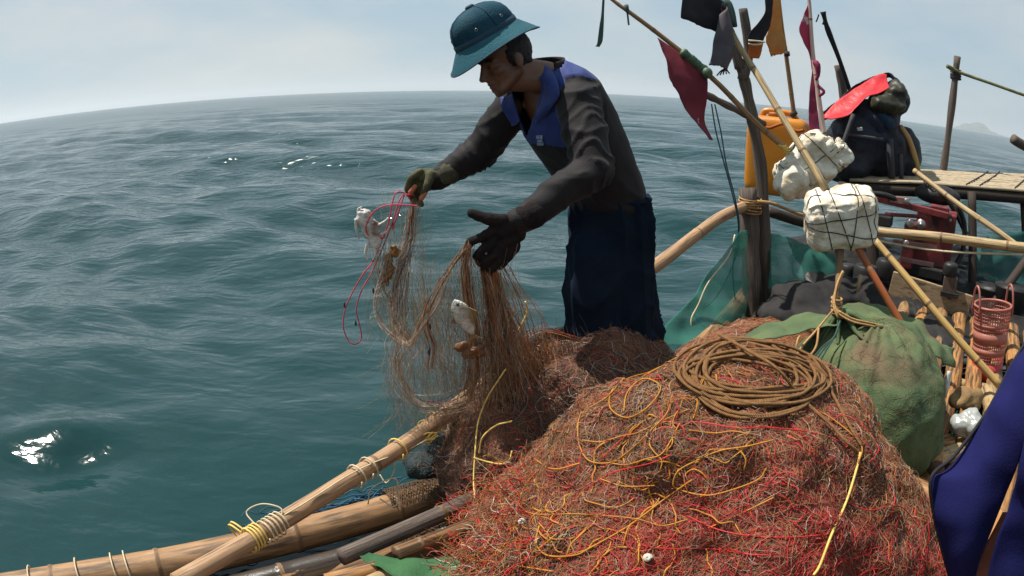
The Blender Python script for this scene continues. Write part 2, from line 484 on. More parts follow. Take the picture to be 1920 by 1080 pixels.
def bamboo(name, pts, r0, r1, mat, parent=None, node=0.32, n=12, samples=None, wob=0.006, origin=None):
    P = spline(pts, 40); L = np.linalg.norm(np.diff(P, axis=0), axis=1).sum()
    k = max(3, int(L / node)); N = samples or max(24, k * 6)
    P = spline(pts, N)
    sd = RNG.random() * 50
    for c in range(3): P[:, c] += nz(P, 2.2, sd + c * 9) * wob
    t = np.linspace(0, 1, N); R = r0 + (r1 - r0) * t
    ph = RNG.random()
    PP, RR, MM = [], [], []
    s = np.concatenate([[0], np.cumsum(np.linalg.norm(np.diff(P, axis=0), axis=1))])
    stations = [(x, 0) for x in s]
    q = ph * node
    while q < L:
        for d_, sc in ((-.012, 1.0), (-.004, 1.07), (.004, 1.05), (.012, 1.0)):
            if 0 < q + d_ < L: stations.append((q + d_, sc))
        q += node * (0.85 + 0.3 * RNG.random())
    stations.sort()
    last = -1
    for x, sc in stations:
        if x - last < 0.002: continue
        last = x
        PP.append([np.interp(x, s, P[:, c]) for c in range(3)])
        RR.append(np.interp(x, s, R) * (sc if sc else 1.0)); MM.append(1 if sc > 1.01 else 0)
    b = MB(); b.tube(PP, RR, n, ring_mi=MM)
    return b.build(name, [mat, M['bamboo_node']], parent, origin=origin)

raft = thing('fishing_raft', (1.0, 2.8, 0.0), 'bamboo fishing raft with lashed log hull, bent side rails and stern platform', 'raft')

# outer hull logs, following the raft's curved side
side = [np.array(p, float) for p in ((-2.4, 0.83, .13), (-1.69, 1.33, .13), (-0.98, 1.77, .13), (-0.19, 2.30, .14), (0.5, 2.95, .17), (1.15, 3.7, .26), (1.7, 4.45, .42))]
def offset(path, d, dz=0.0):
    P = np.array(path); T = np.gradient(P, axis=0); T[:, 2] = 0; T /= np.linalg.norm(T, axis=1, keepdims=True)
    return P + np.stack([T[:, 1], -T[:, 0], np.full(len(P), 0) + 0], -1) * d + np.array([0, 0, dz])
bamboo('hull_log', side, 0.061, 0.058, M['bamboo'], raft, 0.45, 14)
for k, (d, r, mt) in enumerate(((0.145, .045, 'wet'), (0.27, .055, 'bamboo_brown'), (0.40, .05, 'wet'), (0.52, .055, 'old_wood'), (0.66, .055, 'bamboo_brown'), (0.79, .055, 'bamboo'), (0.92, .055, 'bamboo_orange'), (1.05, .055, 'bamboo'), (1.18, .055, 'bamboo_orange'), (1.31, .055, 'bamboo'), (1.44, .055, 'bamboo_orange'), (1.57, .055, 'bamboo_orange'), (1.70, .055, 'bamboo'), (1.83, .055, 'bamboo_orange'), (1.96, .055, 'bamboo'), (2.09, .055, 'bamboo_orange'), (2.22, .055, 'bamboo'))):
    off = offset(side, d, (-0.05 if k in (0, 2) else -.01))
    bamboo('hull_log', off, r, r * .95, M[mt], raft, 0.38, 12)

# side rails
rail1 = [U(330, 1094, 1.36), U(480, 1008, 1.62), U(640, 908, 1.93), (U(770, 826, 2.2)), U(875, 747, 2.42), U(950, 694, 2.56), U(1000, 668, 2.66)]
bamboo('side_rail', rail1, 0.029, 0.034, M['bamboo_rail'], raft, 0.55, 14, wob=.004)
rail2 = [U(1160, 545, 3.25), U(1232, 496, 3.5), U(1300, 445, 3.8), U(1350, 408, 4.0), U(1400, 385, 4.14)]
bamboo('side_rail', rail2, 0.036, 0.034, M['bamboo_rail'], raft, 0.6, 14, wob=.004)
rail3 = [U(1600, 424, 3.9), U(1660, 436, 3.7), U(1780, 447, 3.4), U(1905, 463, 3.1), U(1990, 470, 2.95)]
bamboo('side_rail', rail3, 0.029, 0.030, M['bamboo_pale'], raft, 0.5, 14, wob=.004)
b = MB(); b.tube(spline([U(1600, 440, 3.85), U(1680, 458, 3.64), U(1780, 472, 3.38), U(1920, 477, 3.06)], 20), 0.007, 6)
b.build('rail_cord', M['pale_cord'], raft)

# twin mooring post, the forked post behind it and its crosspiece
b = MB(); P = spline([U(1412, 640, 4.05), U(1408, 500, 4.12), U(1402, 352, 4.2)], 12)
b.tube(P, [.062 + .006 * math.sin(i * 1.7) for i in range(12)], 12); b.build('post', M['old_wood'], raft)
b = MB(); P = spline([U(1440, 640, 4.1), U(1434, 480, 4.17), U(1428, 330, 4.24), U(1412, 230, 4.24), U(1398, 160, 4.22), U(1388, 122, 4.2)], 26)
b.tube(P, [.044 + .004 * math.sin(i * 1.3) - .0004 * i for i in range(26)], 12)
fork = b.build('forked_post', M['old_wood'], raft)
b = MB(); b.tube(spline([U(1392, 150, 4.2), U(1404, 100, 4.2), U(1400, 60, 4.2), U(1393, 16, 4.2)], 14), [.034, .036, .034, .032, .03, .031, .033, .032, .03, .03, .031, .03, .029, .028], 10); b.build('branch', M['old_wood'], fork)
b = MB(); b.tube(spline([U(1388, 128, 4.2), U(1378, 95, 4.2), U(1368, 60, 4.2), U(1352, 22, 4.2)], 12), [.036, .034, .032, .031, .03, .03, .029, .028, .027, .026, .025, .024], 10); b.build('branch', M['old_wood'], fork)
b = MB(); b.tube(spline([U(1300, 166, 3.95), U(1345, 188, 4.05), U(1400, 216, 4.22), U(1432, 232, 4.4)], 16), [.022 + .003 * math.sin(i * 2.1) for i in range(16)], 9); b.build('crosspiece', M['old_wood'], fork)
b = MB()
for k in range(7):
    c = U(1407, 372 + 4 * k, 4.16); rr = .07 + .003 * (k % 2)
    b.tube([c + rr * np.array([math.cos(a), math.sin(a) * 1.1 + .04, .1 * math.sin(a + k)]) for a in np.linspace(0, 2 * math.pi, 20)], .0055, 5)
b.tube(spline([U(1420, 378, 4.1), U(1450, 382, 4.1), U(1500, 402, 4.2), U(1560, 415, 4.3)], 12), .012, 6)
b.build('lashing', M['rope'], raft)

# stern platform of long split bamboo strips on heavy bearers
plat = MB()
zt = 1.12
def plat_pt(u, v): # u along the strips (0..1), v across
    a0, a1 = U(1585, 337, 4.75), U(2010, 366, 4.05)
    b0, b1 = U(1640, 318, 5.35), U(2010, 332, 4.75)
    return (a0 * (1 - u) + a1 * u) * (1 - v) + (b0 * (1 - u) + b1 * u) * v
ns = 11
for k in range(ns):
    v0, v1 = (k + .06) / ns, (k + .94) / ns
    u0, u1 = RNG.random() * .05, 1
    V, F = [], []
    K = 22
    for i in range(K):
        u = u0 + (u1 - u0) * i / (K - 1)
        z = nz([plat_pt(u, v0)], 3, k)[0] * .008
        for v, dz in ((v0, -.012), (v0, .006), ((v0 + v1) / 2, .012), (v1, .006), (v1, -.012)):
            V.append(plat_pt(u, v) + np.array([0, 0, dz + z]))
    UV = []
    for i in range(K - 1):
        for j in range(4): F.append([i * 5 + j, (i + 1) * 5 + j, (i + 1) * 5 + j + 1, i * 5 + j + 1]); UV.append([(j / 4 + k, i * .1), (j / 4 + k, i * .1 + .1), (j / 4 + .25 + k, i * .1 + .1), (j / 4 + .25 + k, i * .1)])
        F.append([i * 5, i * 5 + 4, (i + 1) * 5 + 4, (i + 1) * 5]); UV.append([(0, 0)] * 4)
    F += [[0, 1, 2, 3, 4], [(K - 1) * 5 + j for j in (4, 3, 2, 1, 0)]]; UV += [[(0, 0)] * 5] * 2
    plat.add(V, F, UV)
M['strip'] = pm('bamboo_strip', (0.46, 0.38, 0.26), (0.28, 0.21, 0.13), 4, 0.7, 0.3, 40, 'UV', (5, 3, 1), c3=(0.10, 0.07, 0.045), s3=6)
platform = plat.build('platform', M['strip'], raft)
for v in (0.05, 0.55, .95):
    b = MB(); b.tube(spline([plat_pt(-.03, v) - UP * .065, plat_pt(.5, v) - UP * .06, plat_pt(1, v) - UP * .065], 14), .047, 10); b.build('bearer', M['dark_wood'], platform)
for u in (.5, .56, .72, .8):
    b = MB(); b.tube(spline([plat_pt(u, 0.02) + UP * .015, plat_pt(u + .03, .6) + UP * .018, plat_pt(u + .04, 1) + UP * .015], 8), .006, 5); b.build('tie', M['dark_cord'], platform)

# frame under the platform
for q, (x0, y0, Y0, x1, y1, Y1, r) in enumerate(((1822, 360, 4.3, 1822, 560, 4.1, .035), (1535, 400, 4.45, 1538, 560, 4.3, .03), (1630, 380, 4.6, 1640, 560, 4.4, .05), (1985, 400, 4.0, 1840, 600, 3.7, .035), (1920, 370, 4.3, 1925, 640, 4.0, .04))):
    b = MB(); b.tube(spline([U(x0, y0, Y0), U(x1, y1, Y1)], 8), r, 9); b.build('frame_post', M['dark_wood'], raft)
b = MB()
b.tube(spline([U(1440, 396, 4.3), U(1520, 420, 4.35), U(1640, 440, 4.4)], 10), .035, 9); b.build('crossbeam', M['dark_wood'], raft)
# tall post at the far side and a lashed pole end
b = MB(); b.tube(spline([U(1766, 336, 5.15), U(1777, 260, 5.15), U(1787, 180, 5.15), U(1795, 106, 5.15)], 14), [.034 + .004 * math.sin(i) for i in range(14)], 10)
kp = b.build('stern_post', M['old_wood'], raft)
b = MB(); b.tube(spline([U(1776, 124, 5.1), U(1800, 136, 5.1), U(1860, 157, 4.9), U(1925, 180, 4.7), U(2000, 205, 4.5)], 14), [.018, .022, .016, .015, .015, .015, .014, .014, .014, .014, .014, .014, .014, .014], 8)
b.build('tie_rod', pm('mossy_rope', (0.16, 0.16, 0.06), (0.08, 0.085, 0.04), 20, .8), kp)
b = MB()
for k in range(5):
    c = U(1792, 131 + 4 * k, 5.15); b.tube([c + .047 * np.array([math.cos(a), math.sin(a), 0.1 * math.sin(a + k)]) for a in np.linspace(0, 2 * math.pi, 16)], .009, 5)
b.build('lashing', M['dark_cord'], kp)
b = MB(); b.tube(spline([U(1899, 260, 4.1), U(1925, 276, 4.1), U(2060, 356, 4.15)], 8), .038, 10); b.build('pole_end', M['old_wood'], raft)
b = MB(); b.tube(spline([U(1572, 122, 5.3), U(1580, 165, 5.3), U(1588, 240, 5.3)], 8), [.04, .037, .04, .038, .04, .04, .04, .042], 9); b.build('stub_post', M['old_wood'], raft)

# cords lashed round the rail and hull log
def wrap(c, axis, rad, turns, pitch, r, mat, name='lashing', parent=raft):
    a = nrm(axis); e1 = nrm(np.cross(a, UP)); e2 = np.cross(a, e1); sd = RNG.random() * 9
    P = [c + a * (pitch * (t / (2 * math.pi)) - pitch * turns / 2) + (rad + .003 + .003 * noise.noise(Vector((t, sd, 0)))) * (math.cos(t) * e1 + math.sin(t) * e2) for t in np.linspace(0, turns * 2 * math.pi, int(turns * 18))]
    b = MB(); b.tube(P, r, 5); return b.build(name, mat, parent)
rdir = nrm(np.array(rail1[2]) - np.array(rail1[1]))
c = U(476, 1008, 1.62); wrap(c, rdir, .036, 4, .012, .0035, M['yellow_cord'])
c = U(510, 990, 1.67); wrap(c, rdir, .036, 5, .016, .0028, M['pale_cord'])
c = U(452, 1002, 1.66); wrap(c, rdir + .4 * UP, .045, 2, .012, .0033, M['yellow_cord'])
for px, py, Y in ((668, 893, 1.97), (690, 878, 2.02), (745, 842, 2.14), (800, 806, 2.28), (815, 792, 2.34)):
    wrap(U(px, py, Y), rdir, .037, 1.3, .022, .003, M['yellow_cord'] if px > 700 else M['pale_cord'])
ldir = nrm(side[2] - side[1])
for px, py in ((60, 1068), (215, 1052), (240, 1044), (150, 1060)):
    _s = spline(side, 400); cc = _s[np.argmin(np.abs(proj(_s)[:, 0] - px) + np.where(_s[:, 1] < .9, 999, 0))]; wrap(cc, ldir, .069, 1.2, .035, .003, M['pale_cord'])
def cord(name, pts, r, mat, parent=raft, n=30, sides=5):
    b = MB(); b.tube(spline(pts, n), r, sides); return b.build(name, mat, parent)
cord('cord', [U(480, 985, 1.66), U(462, 960, 1.7), U(490, 945, 1.72), U(525, 952, 1.72), U(527, 968, 1.7), U(510, 985, 1.68)], .0024, M['pale_cord'])
cord('cord', [U(500, 985, 1.66), U(560, 950, 1.75), U(600, 925, 1.83), U(650, 893, 1.92), U(700, 868, 2.02), U(760, 845, 2.14), U(800, 825, 2.2)], .0026, M['pale_cord'])
cord('cord', [U(735, 850, 2.1), U(740, 880, 2.1), U(725, 905, 2.1), U(712, 890, 2.12)], .0026, M['pale_cord'])
cord('cord', [U(690, 945, 2.0), U(698, 915, 2.0), U(740, 897, 2.05), U(747, 925, 2.05), U(740, 950, 2.0), U(712, 935, 2.0)], .0026, M['pale_cord'])
b = MB()
for k in range(9):
    b.tube(spline([U(788, 828, 2.22), U(800 + RNG.normal() * 4, 824 + RNG.normal() * 4, 2.21), U(815 + RNG.normal() * 4, 818 + 8 * (k / 9 - .5) * 2, 2.2)], 6), .0026, 5)
b.build('knot', M['yellow_cord'], raft)
# pale loose bamboo and planks inboard
for (a, bb, r, mt) in ((PZ(610, 1092, .21), PZ(705, 1068, .22), .028, 'bamboo_orange'), (PZ(660, 1108, .21), PZ(740, 1072, .22), .026, 'bamboo_pale'), (PZ(640, 1045, .24), PZ(960, 900, .24), .03, 'old_wood'), (PZ(740, 1040, .25), PZ(900, 980, .25), .026, 'bamboo_brown')):
    bamboo('deck_pole', [a, (a + bb) / 2, bb], r, r, M[mt], raft, .5, 10)
# deck pieces at the right
for (a, bb, r, mt) in ((PZ(1690, 905, .24), PZ(1770, 940, .24), .045, 'bamboo_orange'), (PZ(1660, 955, .24), PZ(1780, 965, .24), .045, 'bamboo_orange'), (PZ(1690, 880, .26), PZ(1800, 845, .26), .04, 'bamboo_pale'), (PZ(1755, 880, .28), PZ(1752, 800, .28), .04, 'bamboo_orange'), (PZ(1870, 800, .30), PZ(1852, 735, .3), .05, 'bamboo_pale'), (PZ(1780, 716, .26), PZ(1880, 735, .26), .03, 'bamboo_pale'), (PZ(1775, 735, .26), PZ(1870, 752, .26), .03, 'bamboo_pale'), (PZ(1860, 650, .3), PZ(1960, 655, .3), .04, 'bamboo_pale'), (PZ(1690, 850, .25), PZ(1780, 830, .25), .04, 'bamboo_orange'), (PZ(1700, 1000, .24), PZ(1800, 1010, .24), .05, 'bamboo_orange')):
    bamboo('deck_pole', [a, (a + bb) / 2, bb], r, r, M[mt], raft, .4, 10)

# ------------------------------------------------------------------ nets on the hull
def netting_patch(name, fn, nu, nv, rad, mat, parent=None, label=None, cat=None, jit=.15):
    """diamond mesh of knotted twine laid over fn(u,v) -> 3-D point"""
    paths = []
    for s in (1, -1):
        for k in range(-nu, nu + nv):
            P = []
            for t in np.linspace(0, nv, nv * 2 + 1):
                u = k + s * t if s == 1 else k + nv - t - 0
                if 0 <= u <= nu:
                    P.append(fn((u + RNG.normal() * jit) / nu, t / nv))
            if len(P) > 2: paths.append(np.array(P))
    o = fibres(name, paths, rad, mat, parent, n=4)
    if label: tag(o, label, cat)
    return o
def over_log(path, r):
    P = spline(path, 60); T = np.gradient(P, axis=0); T /= np.linalg.norm(T, axis=1, keepdims=True)
    def f(u, v):
        i = min(59, max(0, int(u * 59))); a = nrm(np.cross(T[i], UP)); e = np.cross(a, T[i])
        an = math.radians(-75 + 175 * v)
        return P[i] + (r + .004) * (math.sin(an) * a + math.cos(an) * e) + np.array([0, 0, .003 * noise.noise(Vector((u * 30, v * 8, 0)))])
    return f
M['net_brown'] = pm('net_brown', (0.10, 0.055, 0.025), (0.06, 0.035, 0.02), 30, .8)
M['net_blue'] = pm('net_blue', (0.012, 0.085, 0.16), (0.01, 0.05, 0.10), 14, .6)
l2 = offset(side, 0.0)
netting_patch('hull_net', over_log([l2[2] * .32 + l2[3] * .68 - (0, 0, 0), l2[3] + (0, 0, 0)], .066), 34, 9, .0016, M['net_brown'], None, 'brown knotted netting stretched over the outer bamboo hull log', 'net')
l4 = offset(side, 0.27, -.01)
netting_patch('hull_net', over_log([l4[2] * .4 + l4[3] * .6, l4[3] * .8 + l4[4] * .2], .055), 40, 9, .0016, M['net_brown'], None, 'brown knotted netting on the inner hull log beside the planks', 'net')
# blue net hanging in the water outside the log
bp = []
sp = spline(offset(side, -0.10), 200)
_px = proj(sp)[:, 0]; _ok = np.where((_px > 330) & (_px < 760) & (sp[:, 1] > 1))[0]
for k in range(900):
    i = int(RNG.choice(_ok)); L = int(RNG.uniform(4, 12)); q = []
    o1, z1 = RNG.normal() * .025, abs(RNG.normal()) * .03
    i0 = i
    wid = np.clip((_px[i] - 300) / 160, 0.35, 1)
    for t in range(L):
        j = min(199, i + t)
        q.append(sp[j] + np.array([-AV[0], -AV[1], 0]) * (o1 * 1.3 * wid + RNG.normal() * .008 - .01) + np.array([0, 0, -.135 + z1 * wid * 1.6 + .045 * wid + RNG.normal() * .006]))
    bp.append(spline(q, L * 2))
o = fibres('trailing_net', bp, .0028, [M['net_blue'], M['teal_cord']], None, mi=(RNG.random(len(bp)) < .3), n=4)
tag(o, 'blue tangled net trailing in the water outside the bamboo hull log', 'net')
# ------------------------------------------------------------------ the net heap
def dome_mesh(c, rx, ry, h, rot, e1, e2, nA, nT, amp, fr, seed):
    V = []
    for i in range(nT):
        t = math.pi / 2 * (i / (nT - 1))
        for j in range(nA):
            a = 2 * math.pi * j / nA
            s = max(math.sin(t), 1e-4) ** e1; z = max(math.cos(t), 0) ** e2 * h
            x, y = rx * math.cos(a) * s, ry * math.sin(a) * s
            V.append([c[0] + x * math.cos(rot) - y * math.sin(rot), c[1] + x * math.sin(rot) + y * math.cos(rot), c[2] + z])
    V = np.array(V)
    cen = np.array([c[0], c[1], c[2] + h * .3])
    N = V - cen; N /= np.linalg.norm(N, axis=1, keepdims=True)
    V = V + N * (nz(V, fr, seed) * amp + nz(V, fr * 2.7, seed + 4) * amp * .45 + nz(V, fr * 7, seed + 8) * amp * .18)[:, None]
    F = []
    for i in range(nT - 1):
        for j in range(nA):
            j2 = (j + 1) % nA
            F.append([i * nA + j, (i + 1) * nA + j, (i + 1) * nA + j2, i * nA + j2])
    F.append(list(range(nA)))
    return V, F

class Surf:
    """a heap's outside, to lay threads on"""
    def __init__(s, V, F):
        s.V, s.F = V, F
        s.bvh = BVHTree.FromPolygons([Vector(p) for p in V], F)
    def px(s, px, py, lift=0.0):
        h = s.bvh.ray_cast(Vector(CAMP), Vector(ray(px, py)))
        if h[0] is None:
            q = None
            d = ray(px, py)
            best = min((s.bvh.find_nearest(Vector(CAMP + d * t)) + (t,) for t in np.linspace(.8, 4, 60)), key=lambda r: r[3])
            return np.array(best[0]) + np.array(best[1]) * lift
        n = h[1] if h[1].dot(Vector(ray(px, py))) < 0 else -h[1]
        return np.array(h[0]) + np.array(n) * lift
    def near(s, p, lift=0.0):
        h = s.bvh.find_nearest(Vector(p))
        n = np.array(h[1]); q = np.array(h[0])
        return q + n * lift, n
    def over(s, x, y):
        h = s.bvh.ray_cast(Vector((x, y, 3)), Vector((0, 0, -1)))
        return (None, None) if h[0] is None else (np.array(h[0]), np.array(h[1]))

def thread_on(surf, p, step, K, lift, wander, bias=None):
    d = nrm(RNG.normal(size=3)) if bias is None else nrm(bias + RNG.normal(size=3) * .5)
    out = []
    curl = RNG.normal() * .25
    for k in range(K):
        q, n = surf.near(p, 0)
        if n[2] < -.2: n = -n
        l = lift * (0.2 + 1.6 * RNG.random() ** 2)
        out.append(q + n * l)
        d = d - n * np.dot(d, n)
        side_ = np.cross(n, d)
        d = nrm(d + side_ * (curl + RNG.normal() * wander))
        p = q + d * step
    return np.array(out)

def fuzz(name, surf, parent, count, colour, mats, rad, step, K, lift, wander, rng_xy, lab=None, bias=None, smooth=2):
    paths, mi, rr = [], [], []
    x0, x1, y0, y1 = rng_xy
    tries = 0
    while len(paths) < count and tries < count * 4:
        tries += 1
        q, n = surf.over(RNG.uniform(x0, x1), RNG.uniform(y0, y1))
        if q is None: continue
        w = min(4.0, 1 / max(.2, abs(n[2])))          # as many threads per area on the steep flanks
        if RNG.random() > w / 4: continue
        ci = colour(q)
        if ci is None: continue
        P = thread_on(surf, q, step, K, lift, wander, bias)
        paths.append(spline(P, (K - 1) * smooth + 1)); mi.append(ci); rr.append(rad * (.6 + .8 * RNG.random()))
    o = fibres(name, paths, rr, mats, parent, mi=mi, n=3, kind='stuff')
    return o

M['heap_core'] = pm('heap_core', (0.17, 0.080, 0.045), (0.070, 0.034, 0.023), 16, .9, .9, 90, c3=(0.24, 0.040, 0.030), s3=3.0, lo3=.45, hi3=.60, bdist=.02)
M['f_red'] = pm('thread_red', (0.54, 0.026, 0.026), (0.40, 0.018, 0.020), 12, .55)
M['f_rose'] = pm('thread_rose', (0.38, 0.11, 0.065), (0.27, 0.07, 0.045), 12, .55)
M['f_brown'] = pm('thread_brown', (0.27, 0.145, 0.085), (0.17, 0.085, 0.05), 12, .5)
M['f_olive'] = pm('thread_olive', (0.33, 0.21, 0.085), (0.22, 0.125, 0.05), 12, .5)
M['f_clear'] = pm('thread_clear', (0.50, 0.42, 0.34), (0.36, 0.27, 0.20), 12, .3, spec=.6)
M['f_dark'] = pm('thread_dark', (0.035, 0.025, 0.022), (0.06, 0.035, 0.03), 12, .6)
M['f_rust'] = pm('thread_rust', (0.46, 0.17, 0.045), (0.32, 0.10, 0.03), 12, .5)
FM = [M[k] for k in ('f_red', 'f_rose', 'f_brown', 'f_olive', 'f_clear', 'f_dark', 'f_rust', 'twine')]

heap = thing('net_heap', (.67, 1.75, .2), 'large brown and red heap of gillnet piled on the deck in front of the fisherman', 'net heap')
hV, hF = dome_mesh((.665, 1.79, .16), .836, .795, .775, .152, 1.30, 1.66, 180, 90, .075, 3.4, 2.0)
HS = Surf(hV, hF)
mesh_obj('heap_body', hV, hF, M['heap_core'], heap)

def heap_colour(q):
    r = RNG.random()
    z = q[2]; x = q[0]; y = q[1]
    n = noise.noise(Vector((x * 3, y * 3, z * 3)))
    front = np.clip((1.66 - y) / .45 + n * .8 + (0.55 - z) * 1.2, 0, 1)
    left = np.clip((.52 - x) / .4 + n * .5, 0, 1) * np.clip((z - .25) / .3, 0, 1)
    if r < .74 * front: return 0 if RNG.random() < .68 else 1
    if r < .74 * front + .08: return 1 if front > .35 else 6
    if RNG.random() < left * .45: return 3 if RNG.random() < .6 else 6
    return int(RNG.choice([2, 3, 4, 5, 6, 1], p=[.36, .25, .09, .10, .17, .03]))
fuzz('strands', HS, heap, 10500, heap_colour, FM, .00058, .020, 9, .0065, .36, (-.35, 1.65, .9, 2.7))
def heap_colour2(q):
    front = np.clip((1.62 - q[1]) / .5 + noise.noise(Vector((q[0] * 3, q[1] * 3, q[2] * 3))) * .8, 0, 1)
    if RNG.random() < .25 + front * .6: return 0 if RNG.random() < .75 else 1
    return int(RNG.choice([6, 3, 2, 5]))
fuzz('float_line', HS, heap, 1400, heap_colour2, FM, .00135, .024, 9, .008, .6, (-.35, 1.65, .9, 2.7))
# the long hanging hair of monofilament on the camera side
fuzz('filament', HS, heap, 6000, lambda q: int(RNG.choice([4, 2, 2, 1, 5, 3], p=[.26, .25, .15, .18, .04, .12])), FM, .00040, .016, 5, .011, .25, (-.35, 1.65, .9, 2.7), bias=np.array([.05, -.35, -1.0]))

# orange head-line twine in loose loops over the heap
tw = []
def on_heap(pts, lift=.008, n=None):
    P = spline([HS.px(x, y, lift + RNG.random() * .004) for x, y in pts], n or len(pts) * 9)
    return P
for pts in ([(1230, 700), (1180, 705), (1150, 735), (1145, 770), (1180, 785), (1220, 765), (1240, 730), (1210, 715), (1180, 740), (1175, 775)],
            [(1095, 775), (1088, 800), (1090, 840), (1110, 865), (1150, 868), (1190, 845), (1225, 810), (1250, 780), (1262, 745)],
            [(1095, 826), (1130, 832), (1165, 822), (1200, 815), (1240, 795), (1290, 770)],
            [(1180, 690), (1210, 680), (1250, 690), (1290, 700)], [(1150, 870), (1180, 872), (1215, 862), (1245, 848), (1275, 800)],
            [(1290, 812), (1340, 815), (1375, 812), (1400, 816)],
            [(1450, 830), (1400, 838), (1350, 848), (1300, 868), (1270, 885), (1262, 905), (1275, 918), (1310, 925), (1345, 925), (1420, 905), (1440, 880)],
            [(870, 940), (900, 950), (960, 955), (1010, 968), (1080, 968), (1150, 970), (1200, 980), (1240, 988), (1290, 978)],
            [(1015, 990), (1010, 1020), (1030, 1040), (1080, 1042), (1110, 1030), (1180, 990), (1250, 935), (1300, 900)],
            [(950, 880), (945, 920), (950, 970), (965, 1000), (975, 960), (985, 920), (1010, 890)],
            [(880, 950), (860, 990), (870, 1030), (900, 1040), (920, 1010), (900, 985)], [(1030, 1000), (1045, 1030), (1060, 1035)],
            [(1130, 900), (1170, 915), (1230, 905)], [(1000, 860), (1040, 880), (1090, 870)], [(1110, 770), (1140, 750), (1170, 715)],
            [(900, 870), (895, 905), (905, 940)], [(1240, 660), (1300, 655), (1340, 665)], [(1190, 660), (1240, 668), (1270, 680)],
            [(1330, 990), (1400, 960), (1450, 930)], [(880, 1050), (960, 1060), (1040, 1075)], [(1380, 700), (1450, 730), (1500, 760), (1560, 790), (1610, 835), (1605, 870)]):
    tw.append(on_heap(pts))
for k in range(85):
    x, y = RNG.uniform(880, 1330), RNG.uniform(680, 1070)
    if y < 1080 - (x - 860) * .9: continue
    q = HS.px(x, y, .004); tw.append(spline(thread_on(HS, q, .026, 8, .008, .6), 22))
b = MB()
for P in tw: b.tube(P, .0019 + .0006 * RNG.random(), 5)
b.build('head_line', M['twine'], heap)
b = MB()
b.tube(spline([HS.px(1610, 850, .01), HS.px(1600, 880, .012), HS.px(1580, 940, .012), HS.px(1556, 1000, .012), HS.px(1535, 1060, .012), HS.px(1522, 1079, .012)], 40), .0036, 6)
b.build('tail_line', M['yellow_cord'], heap)
# red foot line sweeps
b = MB()
for pts in ([(1130, 860), (1200, 805), (1300, 795), (1380, 805), (1440, 805), (1520, 815), (1570, 830), (1610, 850)],
            [(1290, 970), (1340, 990), (1400, 1005), (1480, 1010), (1560, 1000)], [(880, 1000), (940, 990), (1000, 1010), (1080, 990)], [(1150, 1010), (1230, 1030), (1330, 1025), (1420, 1040), (1500, 1035)],
            [(1560, 930), (1620, 960), (1680, 950), (1720, 990)], [(1100, 920), (1150, 890), (1220, 870), (1260, 850)]):
    b.tube(on_heap(pts, .007), .0017, 5)
b.build('foot_line', M['f_red'], heap)
# bits of shell and crab tangled in the meshes
M['shell'] = pm('shell', (0.62, 0.58, 0.50), (0.42, 0.36, 0.28), 40, .5, .5, 60)
for (x, y, s, lab) in ((985, 984, .011, 'small round white shell tangled in the orange twine of the heap'), (1214, 1050, .012, 'pale brown whelk shell lying among red threads at the heap\'s foot')):
    b = MB(); q = HS.px(x, y, .012)
    P = [q + s * (1 - t * .85) * np.array([math.cos(t * 11), math.sin(t * 11) * .7, .6 * math.sin(t * 11)]) * .6 + np.array([0, 0, t * s * .8]) for t in np.linspace(0, 1, 26)]
    b.tube(P, [s * .75 * (1 - .8 * i / 25) for i in range(26)], 8)
    tag(b.build('shell', M['shell']), lab, 'shell')

# ------------------------------------------------------------------ lower net mound round the fisherman's legs
mound = thing('net_mound', (.25, 2.55, .2), 'low rusty brown net mound round the fisherman\'s knees, spilling over the rail', 'net mound')
mV, mF = dome_mesh((.30, 2.50, .12), .60, .44, .57, .60, .95, 1.0, 130, 50, .06, 4.0, 9.0)
MS = Surf(mV, mF)
M['mound_core'] = pm('mound_core', (0.13, 0.066, 0.044), (0.06, 0.032, 0.024), 10, .9, .8, 80, c3=(0.19, 0.08, 0.05), s3=4, lo3=.52, hi3=.64, bdist=.02)
mesh_obj('mound_body', mV, mF, M['mound_core'], mound)
fuzz('strands', MS, mound, 2600, lambda q: int(RNG.choice([2, 3, 4, 5, 6, 1, 0], p=[.34, .10, .10, .20, .14, .09, .03])), FM, .0008, .022, 8, .010, .4, (-.5, 1.1, 1.9, 3.2))
# rusty drift of net behind the heap, by the posts
drift = thing('net_drift', (1.35, 3.3, .2), 'rust orange drift of netting lying against the mooring posts behind the heap', 'net pile')
dV, dF = dome_mesh((1.30, 3.15, .12), .62, .50, .36, .6, .9, 1.0, 100, 36, .05, 4.0, 5.0)
DS = Surf(dV, dF)
mesh_obj('drift_body', dV, dF, pm('drift_core', (0.22, 0.095, 0.045), (0.13, 0.05, 0.03), 10, .9, .8, 80, c3=(0.20, 0.12, 0.06), s3=4, bdist=.02), drift)
fuzz('strands', DS, drift, 1300, lambda q: int(RNG.choice([6, 2, 3, 4, 1], p=[.45, .2, .15, .1, .1])), FM, .0011, .03, 7, .010, .35, (.5, 2.1, 2.5, 3.9))

